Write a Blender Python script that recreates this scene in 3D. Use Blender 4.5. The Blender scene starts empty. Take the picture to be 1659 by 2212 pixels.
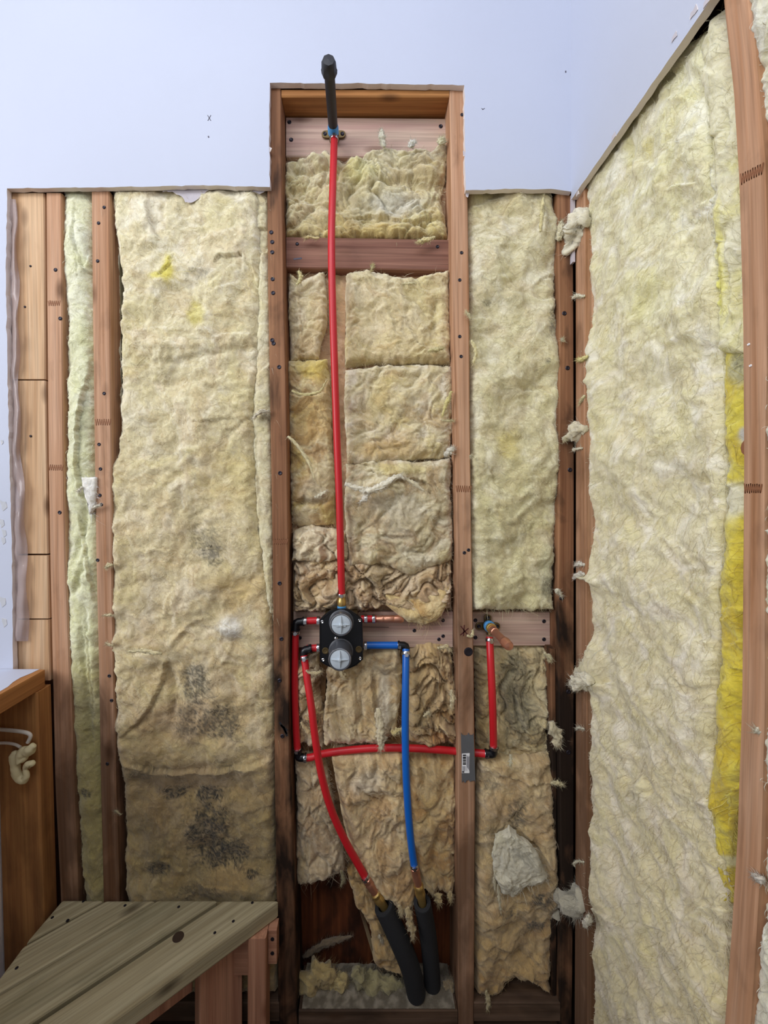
import bpy, math, random
import numpy as np
from mathutils import Vector, Matrix
random.seed(7)
SC = bpy.context.scene
COL = SC.collection

# ------------------------------------------------------------------ camera, world, lights, exposure
EYE = 1.20          # camera height above the floor (m)
D = 0.90            # camera to the stud faces of the back wall (m)
F = 886.5           # focal length in pixels of the 1659 px wide frame
cam = bpy.data.cameras.new('camera')
camo = bpy.data.objects.new('camera', cam)
COL.objects.link(camo)
camo.location = (0, -D, EYE)
camo.rotation_euler = (math.radians(90), 0, 0)
cam.sensor_fit = 'VERTICAL'
cam.sensor_height = 36
cam.lens = 36 * F / 2212
cam.shift_x = (829.5 - 780) / 2212
cam.shift_y = -(1106 - 1068) / 2212
cam.clip_start = 0.02
SC.camera = camo

w = bpy.data.worlds.new('room_light')
SC.world = w
w.use_nodes = True
w.node_tree.nodes['Background'].inputs[0].default_value = (0.90, 0.94, 1.0, 1)
w.node_tree.nodes['Background'].inputs[1].default_value = 0.38

def area(name, loc, target, size, power, color):
    l = bpy.data.lights.new(name, 'AREA')
    l.shape = 'RECTANGLE'; l.size = size[0]; l.size_y = size[1]
    l.energy = power; l.color = color
    o = bpy.data.objects.new(name, l); COL.objects.link(o)
    o.location = loc
    d = Vector(target) - Vector(loc)
    o.rotation_euler = d.to_track_quat('-Z', 'Y').to_euler()
    return o
area('skylight', (-0.35, -1.15, 2.68), (0.05, 0.0, 1.75), (1.3, 0.8), 20, (0.90, 0.94, 1.0))
area('window_daylight', (-2.3, -1.7, 2.0), (0.2, -0.1, 1.45), (1.4, 1.3), 48, (0.97, 0.98, 1.0))

vs = SC.view_settings
vs.view_transform = 'Standard'; vs.look = 'None'; vs.gamma = 1; vs.use_curve_mapping = False
vs.exposure = 0.0

# ------------------------------------------------------------------ helpers
def W(px, py, y=0.0):
    """the point at depth y behind the stud faces that the photograph shows at px, py"""
    s = (D + y) / F
    return Vector(((px - 780) * s, y, EYE + (1068 - py) * s))
XR = 0.467          # right wall stud faces
XL = -0.678         # left (pony) wall face
def WR(px, py, inset=0.0):
    X = XR + inset
    d = F * X / (px - 780)
    return Vector((X, d - D, EYE + (1068 - py) * d / F))

def tag(o, label=None, cat=None, group=None, kind=None):
    if label: o['label'] = label
    if cat: o['category'] = cat
    if group: o['group'] = group
    if kind: o['kind'] = kind
    return o

def srgb(c):
    if isinstance(c, str):
        c = tuple(int(c[i:i+2], 16) / 255 for i in (0, 2, 4))
    return tuple((x / 12.92 if x <= 0.04045 else ((x + 0.055) / 1.055) ** 2.4) for x in c)

def mesh_obj(name, verts, faces, mat=None, parent=None, smooth=False):
    me = bpy.data.meshes.new(name)
    if isinstance(verts, np.ndarray):
        nv = len(verts); nf = len(faces); k = faces.shape[1]
        me.vertices.add(nv); me.vertices.foreach_set('co', verts.astype(np.float32).ravel())
        me.loops.add(nf * k); me.loops.foreach_set('vertex_index', faces.astype(np.int32).ravel())
        me.polygons.add(nf)
        me.polygons.foreach_set('loop_start', np.arange(0, nf * k, k, dtype=np.int32))
        me.update(calc_edges=True); me.validate()
    else:
        me.from_pydata([tuple(v) for v in verts], [], faces)
        me.update()
    if smooth:
        me.polygons.foreach_set('use_smooth', np.ones(len(me.polygons), dtype=bool))
    if mat: me.materials.append(mat)
    o = bpy.data.objects.new(name, me); COL.objects.link(o)
    if parent is not None: o.parent = parent
    return o

def empty(name, loc, label, cat, group=None):
    o = bpy.data.objects.new(name, None); COL.objects.link(o)
    o.empty_display_size = 0.02
    o['_loc'] = tuple(loc)
    return tag(o, label, cat, group)

class MB:
    """collects simple shapes in world coordinates and links them as one mesh"""
    def __init__(s): s.v = []; s.f = []
    def add(s, vs, fs):
        n = len(s.v); s.v += [tuple(v) for v in vs]; s.f += [tuple(i + n for i in f) for f in fs]; return s
    def box(s, lo, hi, M=None):
        vs = [Vector((x, y, z)) for z in (lo[2], hi[2]) for y in (lo[1], hi[1]) for x in (lo[0], hi[0])]
        if M is not None: vs = [M @ v for v in vs]
        return s.add(vs, [(0,2,3,1),(4,5,7,6),(0,1,5,4),(2,6,7,3),(0,4,6,2),(1,3,7,5)])
    def lathe(s, p0, axis, prof, n=20, cap=True):
        """prof: (distance along axis, radius)"""
        ax = Vector(axis).normalized()
        t = Vector((0, 0, 1)) if abs(ax.z) < 0.9 else Vector((1, 0, 0))
        u = ax.cross(t).normalized(); v = ax.cross(u)
        vs = []
        for d, r in prof:
            for i in range(n):
                a = 2 * math.pi * i / n
                vs.append(Vector(p0) + ax * d + (u * math.cos(a) + v * math.sin(a)) * r)
        fs = []
        for k in range(len(prof) - 1):
            for i in range(n):
                j = (i + 1) % n
                fs.append((k*n+i, k*n+j, (k+1)*n+j, (k+1)*n+i))
        if cap:
            fs.append(tuple(range(n))); fs.append(tuple((len(prof)-1)*n + i for i in reversed(range(n))))
        return s.add(vs, fs)
    def tube(s, pts, r, n=12, cap=True):
        pts = [Vector(p) for p in pts]
        rs = r if isinstance(r, (list, tuple)) else [r] * len(pts)
        rings = []; u = None
        for i, p in enumerate(pts):
            d = (pts[min(i+1, len(pts)-1)] - pts[max(i-1, 0)]).normalized()
            if u is None:
                t = Vector((0, 1, 0)) if abs(d.y) < 0.9 else Vector((1, 0, 0))
                u = d.cross(t).normalized()
            else: u = (u - d * u.dot(d)).normalized()
            v = d.cross(u)
            rings.append([p + (u*math.cos(2*math.pi*k/n) + v*math.sin(2*math.pi*k/n)) * rs[i] for k in range(n)])
        vs = [q for rg in rings for q in rg]; fs = []
        for k in range(len(pts) - 1):
            for i in range(n):
                j = (i+1) % n
                fs.append((k*n+i, k*n+j, (k+1)*n+j, (k+1)*n+i))
        if cap:
            fs.append(tuple(reversed(range(n)))); fs.append(tuple((len(pts)-1)*n + i for i in range(n)))
        return s.add(vs, fs)
    def build(s, name, mat, parent=None, smooth=False, bevel=0):
        o = mesh_obj(name, s.v, s.f, mat, parent, smooth)
        if smooth:
            o.modifiers.new('edges', 'EDGE_SPLIT').split_angle = math.radians(40)
        if bevel:
            m = o.modifiers.new('bevel', 'BEVEL'); m.width = bevel; m.segments = 2; m.limit_method = 'ANGLE'
        return o

def smooth_path(pts, k=6):
    """Catmull-Rom through the points"""
    P = [Vector(p) for p in pts]
    P = [P[0]*2 - P[1]] + P + [P[-1]*2 - P[-2]]
    out = []
    for i in range(1, len(P) - 2):
        for j in range(k):
            t = j / k
            a, b, c, d = P[i-1], P[i], P[i+1], P[i+2]
            out.append(0.5*((2*b) + (c-a)*t + (2*a-5*b+4*c-d)*t*t + (3*b-a-3*c+d)*t**3))
    out.append(P[-2])
    return out

# ------------------------------------------------------------------ noise (numpy)
_rng = np.random.default_rng(11)
_perm = np.tile(_rng.permutation(256), 3)
_g = _rng.normal(size=(256, 3)); _g /= np.linalg.norm(_g, axis=1)[:, None]
def perlin(x, y, z=0.0):
    z = np.zeros_like(x) + z
    xi = np.floor(x).astype(int); yi = np.floor(y).astype(int); zi = np.floor(z).astype(int)
    xf = x - xi; yf = y - yi; zf = z - zi
    xi &= 255; yi &= 255; zi &= 255
    def fade(t): return t*t*t*(t*(t*6-15)+10)
    u, v, w_ = fade(xf), fade(yf), fade(zf)
    def gr(a, b, c):
        h = _perm[_perm[_perm[xi+a] + yi+b] + zi+c]
        g = _g[h]
        return g[..., 0]*(xf-a) + g[..., 1]*(yf-b) + g[..., 2]*(zf-c)
    def L(a, b, t): return a + (b-a)*t
    return 1.6*L(L(L(gr(0,0,0), gr(1,0,0), u), L(gr(0,1,0), gr(1,1,0), u), v),
             L(L(gr(0,0,1), gr(1,0,1), u), L(gr(0,1,1), gr(1,1,1), u), v), w_)
def fbm(x, y, z=0.0, o=4, gain=0.5):
    a = 1.0; s = 0; f = 1.0
    for i in range(o):
        s = s + a*perlin(x*f, y*f, z + i*7.3); a *= gain; f *= 2.03
    return s
def sstep(a, b, x):
    t = np.clip((x-a)/(b-a), 0, 1); return t*t*(3-2*t)

# ------------------------------------------------------------------ materials
def new_mat(name):
    m = bpy.data.materials.new(name); m.use_nodes = True
    nt = m.node_tree; b = nt.nodes['Principled BSDF']
    return m, nt, b
def simple(name, col, rough=0.5, metal=0.0, spec=0.5, bump=0.0, bscale=200, var=0.0, coat=0.0):
    m, nt, b = new_mat(name)
    c = srgb(col) + (1,)
    b.inputs['Base Color'].default_value = c
    b.inputs['Roughness'].default_value = rough
    b.inputs['Metallic'].default_value = metal
    b.inputs['Specular IOR Level'].default_value = spec
    b.inputs['Coat Weight'].default_value = coat
    n = nt.nodes.new('ShaderNodeTexNoise'); n.inputs['Scale'].default_value = bscale
    n.inputs['Detail'].default_value = 4
    g = nt.nodes.new('ShaderNodeNewGeometry'); nt.links.new(g.outputs['Position'], n.inputs['Vector'])
    if bump:
        bp = nt.nodes.new('ShaderNodeBump'); bp.inputs['Strength'].default_value = bump
        bp.inputs['Distance'].default_value = 0.001
        nt.links.new(n.outputs['Fac'], bp.inputs['Height']); nt.links.new(bp.outputs['Normal'], b.inputs['Normal'])
    if var:
        mx = nt.nodes.new('ShaderNodeMixRGB'); mx.inputs[1].default_value = c
        mx.inputs[2].default_value = tuple(x*(1-var) for x in c[:3]) + (1,)
        n2 = nt.nodes.new('ShaderNodeTexNoise'); n2.inputs['Scale'].default_value = bscale*0.12
        n2.inputs['Detail'].default_value = 5
        nt.links.new(g.outputs['Position'], n2.inputs['Vector'])
        nt.links.new(n2.outputs['Fac'], mx.inputs[0]); nt.links.new(mx.outputs[0], b.inputs['Base Color'])
    return m

def wood_mat(name, light, dark, knot='5a3a22', stain='2a1a10', stain_amt=0.3, rough=0.75, grain=1.0, knots=1.0):
    m, nt, b = new_mat(name); N = nt.nodes; Lk = nt.links
    at = N.new('ShaderNodeAttribute'); at.attribute_name = 'bp'
    ds = N.new('ShaderNodeAttribute'); ds.attribute_name = 'dirt'
    def mapped(sc):
        mp = N.new('ShaderNodeMapping'); mp.inputs['Scale'].default_value = sc
        Lk.new(at.outputs['Vector'], mp.inputs['Vector']); return mp.outputs[0]
    def noise(sc, scale=1, det=5, dist=0.0):
        n = N.new('ShaderNodeTexNoise'); n.inputs['Scale'].default_value = scale
        n.inputs['Detail'].default_value = det; n.inputs['Distortion'].default_value = dist
        Lk.new(mapped(sc), n.inputs['Vector']); return n.outputs['Fac']
    def ramp(x, a, c):
        r = N.new('ShaderNodeMapRange'); r.inputs['From Min'].default_value = a; r.inputs['From Max'].default_value = c
        Lk.new(x, r.inputs['Value']); return r.outputs[0]
    def mix(f, c1, c2):
        x = N.new('ShaderNodeMixRGB')
        if hasattr(f, 'links'): Lk.new(f, x.inputs[0])
        else: x.inputs[0].default_value = f
        for i, c in ((1, c1), (2, c2)):
            if hasattr(c, 'links'): Lk.new(c, x.inputs[i])
            else: x.inputs[i].default_value = srgb(c) + (1,)
        return x.outputs[0]
    def mul(a, c):
        x = N.new('ShaderNodeMath'); x.operation = 'MULTIPLY'
        for i, q in ((0, a), (1, c)):
            if hasattr(q, 'links'): Lk.new(q, x.inputs[i])
            else: x.inputs[i].default_value = q
        return x.outputs[0]
    g1 = noise((70, 70, 2.2), 1, 4, 0.3)
    g2 = noise((260, 260, 5), 1, 3)
    c = mix(ramp(g1, 0.35, 0.68), light, dark)
    fine = N.new('ShaderNodeMixRGB'); fine.blend_type = 'MULTIPLY'; fine.inputs[0].default_value = 0.35*grain
    Lk.new(c, fine.inputs[1]); Lk.new(ramp(g2, 0.2, 0.6), fine.inputs[2]); c = fine.outputs[0]
    blot = noise((9, 9, 4), 1, 4, 0.6)
    c = mix(mul(ramp(blot, 0.5, 0.75), 0.35), c, dark)
    v = N.new('ShaderNodeTexVoronoi'); v.inputs['Scale'].default_value = 1
    Lk.new(mapped((13, 13, 5.5)), v.inputs['Vector'])
    k = N.new('ShaderNodeMapRange'); k.inputs['From Min'].default_value = 0.05; k.inputs['From Max'].default_value = 0.17
    k.inputs['To Min'].default_value = 1; k.inputs['To Max'].default_value = 0
    Lk.new(v.outputs['Distance'], k.inputs['Value'])
    c = mix(mul(k.outputs[0], 0.75*knots), c, knot)
    st = noise((22, 22, 9), 1, 6, 0.4)
    # wet, dirty patches: base amount plus the per-board record of where the wood is soiled
    add = N.new('ShaderNodeMath'); add.operation = 'MULTIPLY_ADD'
    Lk.new(ds.outputs['Fac'], add.inputs[0]); add.inputs[1].default_value = 0.45; Lk.new(st, add.inputs[2])
    c = mix(mul(ramp(add.outputs[0], 0.62, 0.86), min(1, stain_amt + 0.0)), c, stain)
    c2 = mix(mul(ds.outputs['Fac'], 0.5), c, stain)
    Lk.new(c2, b.inputs['Base Color'])
    b.inputs['Roughness'].default_value = rough
    b.inputs['Specular IOR Level'].default_value = 0.25
    bp = N.new('ShaderNodeBump'); bp.inputs['Strength'].default_value = 0.35; bp.inputs['Distance'].default_value = 0.0012
    Lk.new(g2, bp.inputs['Height']); Lk.new(bp.outputs[0], b.inputs['Normal'])
    return m

M = {}
M['stud'] = wood_mat('old_fir_framing', 'cca283', 'ab7b58', stain='3a2414', stain_amt=0.55)
M['stud_light'] = wood_mat('pale_fir_framing', 'd8b692', 'c39a72', stain='6a4326', stain_amt=0.25)
M['stud_dark'] = wood_mat('stained_fir_framing', 'a87a58', '7a5036', stain='150d08', stain_amt=0.95)
M['pine'] = wood_mat('fresh_pine', 'cdb3a0', 'b8968a', knot='6a4a3a', stain='7a5a48', stain_amt=0.2)
M['block'] = wood_mat('reddish_blocking', '9c7260', '7c5446', stain='3a241a', stain_amt=0.4)
M['bench'] = wood_mat('treated_decking', 'beb290', '9c8e6c', knot='3a2c1c', stain='5a5a40', stain_amt=0.45)
M['post'] = wood_mat('pink_post_lumber', 'cc9878', 'b07c60', knot='7a4a34', stain='5a3626', stain_amt=0.2)
M['orange'] = wood_mat('orange_lumber', 'c08850', '9c683c', stain='3a200e', stain_amt=0.4)
M['sheath'] = wood_mat('damp_plywood_sheathing', '8a4c28', '5e301a', stain='140a06', stain_amt=0.9)
M['plate'] = wood_mat('dusty_bottom_plate', '7a6250', '5c4430', stain='2c2018', stain_amt=0.6)
M['drywall'] = simple('painted_drywall', 'c2c7d8', 0.6, bump=0.12, bscale=400, var=0.10)
for n_ in M['drywall'].node_tree.nodes:
    if n_.type == 'TEX_NOISE' and abs(n_.inputs['Scale'].default_value-48) < 1: n_.inputs['Scale'].default_value = 3.2
M['gypsum'] = simple('gypsum_core', 'f0e6e0', 0.95, bump=0.5, bscale=260, var=0.25)
M['paper'] = simple('torn_drywall_paper', 'c9c2c8', 0.9, bump=0.5, bscale=180, var=0.2)
M['peel'] = simple('chalky_peeled_patch', 'c4c6cc', 0.9, bump=0.4, bscale=200, var=0.15)
M['red'] = simple('red_pex', 'c81f28', 0.38, bump=0.05, bscale=60, var=0.12)
M['blue'] = simple('blue_pex', '0f63c0', 0.38, bump=0.05, bscale=60, var=0.12)
M['black'] = simple('black_plastic', '0c0d12', 0.35)
M['foam'] = simple('black_foam_sleeve', '202124', 0.9, bump=0.6, bscale=500)
M['iron'] = simple('dark_coated_pipe', '26262c', 0.5, bump=0.2, bscale=300, var=0.2)
M['copper'] = simple('copper', 'dc9c80', 0.34, metal=0.75, bump=0.1, bscale=300, var=0.25)
M['brass'] = simple('brass', 'd2b06a', 0.34, metal=0.8, var=0.2)
M['oldbrass'] = simple('aged_brass', '7d6a48', 0.45, metal=0.8, var=0.35)
M['steel'] = simple('stainless_steel', 'c8c8cc', 0.25, metal=1.0)
M['galv'] = simple('galvanised_steel', '8e9298', 0.5, metal=0.75, bump=0.1, var=0.2)
M['tape'] = simple('blue_thread_seal', '4f9ad6', 0.45)
M['grey'] = simple('grey_plastic_cap', 'bcc6ce', 0.42)
M['greydark'] = simple('dark_grey_plastic', '4a4c52', 0.35)
M['screw'] = simple('dark_screw_head', '35323a', 0.4, metal=0.7)
M['white'] = simple('white_sticker', 'e8e8ea', 0.5)
M['ink'] = simple('black_ink', '17171b', 0.7)
M['pencil'] = simple('pencil_mark', '55525e', 0.8)
M['scribe'] = simple('dark_red_marker', '4a1a18', 0.7)
M['sprayfoam'] = simple('cured_spray_foam', 'd9cca0', 0.6, bump=0.4, bscale=120, var=0.15)
M['cable'] = simple('white_cable', 'cfc8bc', 0.5)
M['floor'] = simple('dark_subfloor', '4a3526', 0.8, bump=0.3, bscale=80, var=0.4)
M['ceiling'] = simple('ceiling_paint', 'd8d8dc', 0.8)
M['knotwood'] = simple('dark_knot', '3e2b1c', 0.7, var=0.4)
M['joint'] = simple('finger_joint_glue', '8a5a3c', 0.8)

def plastic_mat():
    m, nt, b = new_mat('clear_vapour_barrier')
    out = nt.nodes['Material Output']
    t = nt.nodes.new('ShaderNodeBsdfTransparent'); t.inputs[0].default_value = (0.97, 0.95, 0.96, 1)
    mx = nt.nodes.new('ShaderNodeMixShader'); mx.inputs[0].default_value = 0.34
    b.inputs['Base Color'].default_value = (0.62, 0.53, 0.52, 1); b.inputs['Roughness'].default_value = 0.12
    nt.links.new(t.outputs[0], mx.inputs[1]); nt.links.new(b.outputs[0], mx.inputs[2])
    nt.links.new(mx.outputs[0], out.inputs['Surface'])
    return m
M['film'] = plastic_mat()

def wool_mat(name, attr=True, flat=None):
    m, nt, b = new_mat(name); N = nt.nodes; Lk = nt.links
    geo = N.new('ShaderNodeNewGeometry')
    def noise(scale, det=6, dist=0.0, sc=None):
        n = N.new('ShaderNodeTexNoise'); n.inputs['Scale'].default_value = scale
        n.inputs['Detail'].default_value = det; n.inputs['Distortion'].default_value = dist
        n.inputs['Roughness'].default_value = 0.62
        if sc:
            mp = N.new('ShaderNodeMapping'); mp.inputs['Scale'].default_value = sc
            Lk.new(geo.outputs['Position'], mp.inputs['Vector']); Lk.new(mp.outputs[0], n.inputs['Vector'])
        else: Lk.new(geo.outputs['Position'], n.inputs['Vector'])
        return n.outputs['Fac']
    f1 = noise(130, 8, 1.6); f2 = noise(38, 6, 2.2); f3 = noise(420, 4, 2.5)
    if attr:
        a = N.new('ShaderNodeAttribute'); a.attribute_name = 'wcol'; base = a.outputs['Color']
    else:
        rgb = N.new('ShaderNodeRGB'); rgb.outputs[0].default_value = srgb(flat) + (1,); base = rgb.outputs[0]
    hs = N.new('ShaderNodeMixRGB'); hs.blend_type = 'MULTIPLY'; hs.inputs[0].default_value = 1
    mr = N.new('ShaderNodeMapRange'); mr.inputs['From Min'].default_value = 0.3; mr.inputs['From Max'].default_value = 0.66
    mr.inputs['To Min'].default_value = 0.9; mr.inputs['To Max'].default_value = 1.08
    Lk.new(f1, mr.inputs['Value']); Lk.new(base, hs.inputs[1]); Lk.new(mr.outputs[0], hs.inputs[2])
    Lk.new(hs.outputs[0], b.inputs['Base Color'])
    b.inputs['Roughness'].default_value = 1.0; b.inputs['Specular IOR Level'].default_value = 0.0
    b.inputs['Subsurface Weight'].default_value = 0.55; b.inputs['Subsurface Radius'].default_value = (1.0, 0.95, 0.8); b.inputs['Subsurface Scale'].default_value = 0.007
    b.inputs['Sheen Weight'].default_value = 0.25; b.inputs['Sheen Roughness'].default_value = 0.6
    s1 = N.new('ShaderNodeMath'); s1.operation = 'MULTIPLY_ADD'; Lk.new(f2, s1.inputs[0]); s1.inputs[1].default_value = 1.6
    Lk.new(f1, s1.inputs[2])
    s2 = N.new('ShaderNodeMath'); s2.operation = 'MULTIPLY_ADD'; Lk.new(f3, s2.inputs[0]); s2.inputs[1].default_value = 0.35
    Lk.new(s1.outputs[0], s2.inputs[2])
    bp = N.new('ShaderNodeBump'); bp.inputs['Strength'].default_value = 0.5; bp.inputs['Distance'].default_value = 0.003
    Lk.new(s2.outputs[0], bp.inputs['Height']); Lk.new(bp.outputs[0], b.inputs['Normal'])
    return m
M['wool'] = wool_mat('fibreglass_wool')

# ------------------------------------------------------------------ boards
def set_attr(me, name, typ, data):
    a = me.attributes.new(name, typ, 'POINT')
    a.data.foreach_set('vector' if typ == 'FLOAT_VECTOR' else ('color' if 'COLOR' in typ else 'value'), np.asarray(data, dtype=np.float32).ravel())

_bseed = [0]
def board_from_sections(name, secs, mat, parent=None, dirt=None, ch=0.0022, along=None):
    """secs: list of (corner A, corner B, corner C, corner D) quads (front-left, front-right, back-right, back-left)"""
    vs = []; bpv = []; dv = []
    _bseed[0] += 1
    off = Vector((_bseed[0]*3.17 % 11, _bseed[0]*1.31 % 7, _bseed[0]*5.7 % 13))
    L = 0.0; prev = None
    n = len(secs)
    for i, q in enumerate(secs):
        c = sum(q, Vector()) / 4
        if prev is not None: L += (c - prev).length
        prev = c
        wv = (q[1] - q[0]); dvv = (q[3] - q[0])
        wl, dl = max(wv.length, 1e-6), max(dvv.length, 1e-6); wu, du = wv/wl, dvv/dl
        ring = [q[0]+wu*ch, q[1]-wu*ch, q[1]+du*ch, q[2]-du*ch, q[2]-wu*ch, q[3]+wu*ch, q[3]-du*ch, q[0]+du*ch]
        lo = [(ch,0),(wl-ch,0),(wl,ch),(wl,dl-ch),(wl-ch,dl),(ch,dl),(0,dl-ch),(0,ch)]
        for p, (a, b_) in zip(ring, lo):
            vs.append(p); bpv.append((a+off.x, b_+off.y, L+off.z))
            dv.append(dirt[i] if dirt is not None else 0.0)
    fs = []
    for k in range(n-1):
        for i in range(8):
            j = (i+1) % 8
            fs.append((k*8+i, (k+1)*8+i, (k+1)*8+j, k*8+j))
    fs.append(tuple(range(8))); fs.append(tuple((n-1)*8+i for i in reversed(range(8))))
    o = mesh_obj(name, vs, fs, mat, parent)
    set_attr(o.data, 'bp', 'FLOAT_VECTOR', bpv); set_attr(o.data, 'dirt', 'FLOAT', dv)
    return o

def interp(tab, x, k=1):
    xs = [t[0] for t in tab]; ys = [t[k] for t in tab]
    return float(np.interp(x, xs, ys))

def vboard(name, pts, y0, y1, mat, dirt=None, proj=W, parent=None, step=45):
    """upright board; pts: (py, x_left, x_right) on its front face"""
    y = pts[0][0]; end = pts[-1][0]; ys = list(np.linspace(y, end, max(2, int((end-y)/step)+1)))
    secs = []
    for py in ys:
        a = proj(interp(pts, py, 1), py, y0); b_ = proj(interp(pts, py, 2), py, y0)
        d = (0, y1-y0, 0)
        secs.append((a, b_, b_ + Vector(d), a + Vector(d)))
    dd = [interp(dirt, py) for py in ys] if dirt else None
    return board_from_sections(name, secs, mat, parent, dd)

def rboard(name, pts, i0, i1, mat, dirt=None, parent=None, step=45):
    """upright board of the right wall; pts on its face that looks into the room"""
    y = pts[0][0]; end = pts[-1][0]; ys = list(np.linspace(y, end, max(2, int((end-y)/step)+1)))
    secs = []
    for py in ys:
        a = WR(interp(pts, py, 1), py, i0); b_ = WR(interp(pts, py, 2), py, i0)
        b_.z = a.z
        d = Vector((i1-i0, 0, 0))
        secs.append((a, b_, b_ + d, a + d))
    dd = [interp(dirt, py) for py in ys] if dirt else None
    return board_from_sections(name, secs, mat, parent, dd)

def hboard(name, x0, x1, yt, yb, y0, y1, mat, parent=None, dirt=None, tilt=0):
    """level board between two bays; px of its front face, yt top and yb bottom"""
    xs = np.linspace(x0, x1, 9); secs = []
    for x in xs:
        t = tilt*(x-x0)/(x1-x0)
        a = W(x, yt+t, y0); b_ = W(x, yb+t, y0); d = Vector((0, y1-y0, 0))
        secs.append((b_, a, a+d, b_+d))
    dd = [dirt]*9 if isinstance(dirt, (int, float)) else None
    return board_from_sections(name, secs, mat, parent, dd)

def heads(parent, pts, y, r=0.0042, mat=None, name='screw', depth=0.003, proj=W, ax=(0, -1, 0)):
    for px, py in pts:
        mb = MB(); p = proj(px, py, y)
        mb.lathe(p - Vector(ax)*0.001, ax, [(0, r), (depth*0.5, r), (depth*0.8, r*0.72), (depth*0.6, r*0.3)], 12)
        mb.build(name, mat or M['screw'], parent)

def finger_joint(parent, x0, x1, py, y, h=22, proj=W, n=None, ax=Vector((0, -1, 0)), slope=0):
    """row of thin glue lines where two lengths of lumber interlock"""
    mb = MB(); n = n or max(5, int((x1-x0)/4.2)); q = []
    for i in range(n*2+1):
        x = x0 + (x1-x0)*i/(n*2); yy = py + slope*(i/(n*2)) + (h/2 if i % 2 else -h/2)*random.uniform(.8, 1)
        q.append(proj(x, yy, y) + ax*0.0004)
    for a, b_ in zip(q, q[1:]):
        d = (b_-a).normalized(); s = d.cross(ax).normalized()*0.0006
        mb.add([a-s, b_-s, b_+s, a+s, a-s-ax*.001, b_-s-ax*.001, b_+s-ax*.001, a+s-ax*.001], [(0,1,2,3), (0,4,5,1), (2,6,7,3)])
    mb.build('finger_joint', M['joint'], parent)

def slab(name, poly, thick_vec, front_mat, side_mat, parent=None, rag=0.0, step=0.02, ragsel=None, seed=0):
    """flat sheet with a (ragged) outline: front paper, core on the cut edges"""
    rnd = random.Random(seed); pts = []
    n = len(poly)
    tv = Vector(thick_vec)
    for i in range(n):
        a, b_ = Vector(poly[i]), Vector(poly[(i+1) % n]); L = (b_-a).length
        k = max(1, int(L/step)) if (ragsel is None or i in ragsel) else 1
        e = (b_-a).normalized(); s = e.cross(tv.normalized())
        for j in range(k):
            p = a + (b_-a)*j/k
            if k > 1 and j: p = p + s*rnd.gauss(0, rag) + e*rnd.uniform(-.3, .3)*step
            pts.append(p)
    m = len(pts)
    rag2 = rag*0.6
    back = [p + tv + Vector((rnd.gauss(0, rag2), 0, rnd.gauss(0, rag2))) if rag else p + tv for p in pts]
    me = bpy.data.meshes.new(name)
    faces = [tuple(range(m)), tuple(reversed(range(m, 2*m)))]
    faces += [(i, i+m, (i+1) % m + m, (i+1) % m) for i in range(m)]
    me.from_pydata([tuple(p) for p in pts+back], [], faces)
    me.materials.append(front_mat); me.materials.append(side_mat)
    for k, p in enumerate(me.polygons): p.material_index = 0 if k == 0 else 1
    me.update()
    o = bpy.data.objects.new(name, me); COL.objects.link(o)
    if parent is not None: o.parent = parent
    return o

# ------------------------------------------------------------------ insulation
def seg_feature(PX, PY, pts):
    """signed distance (px) to a polyline, side from its direction, plus taper towards its ends"""
    best = np.full(PX.shape, 1e9); sg = np.ones(PX.shape); tt = np.zeros(PX.shape)
    n = len(pts)-1
    for i in range(n):
        ax, ay = pts[i]; bx, by = pts[i+1]
        dx, dy = bx-ax, by-ay; L2 = dx*dx+dy*dy+1e-9
        t = np.clip(((PX-ax)*dx+(PY-ay)*dy)/L2, 0, 1)
        qx = PX-(ax+t*dx); qy = PY-(ay+t*dy)
        d = np.hypot(qx, qy); m = d < best
        best = np.where(m, d, best); sg = np.where(m, np.sign(dx*qy-dy*qx), sg); tt = np.where(m, (i+t)/n, tt)
    return best, sg, tt

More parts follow.
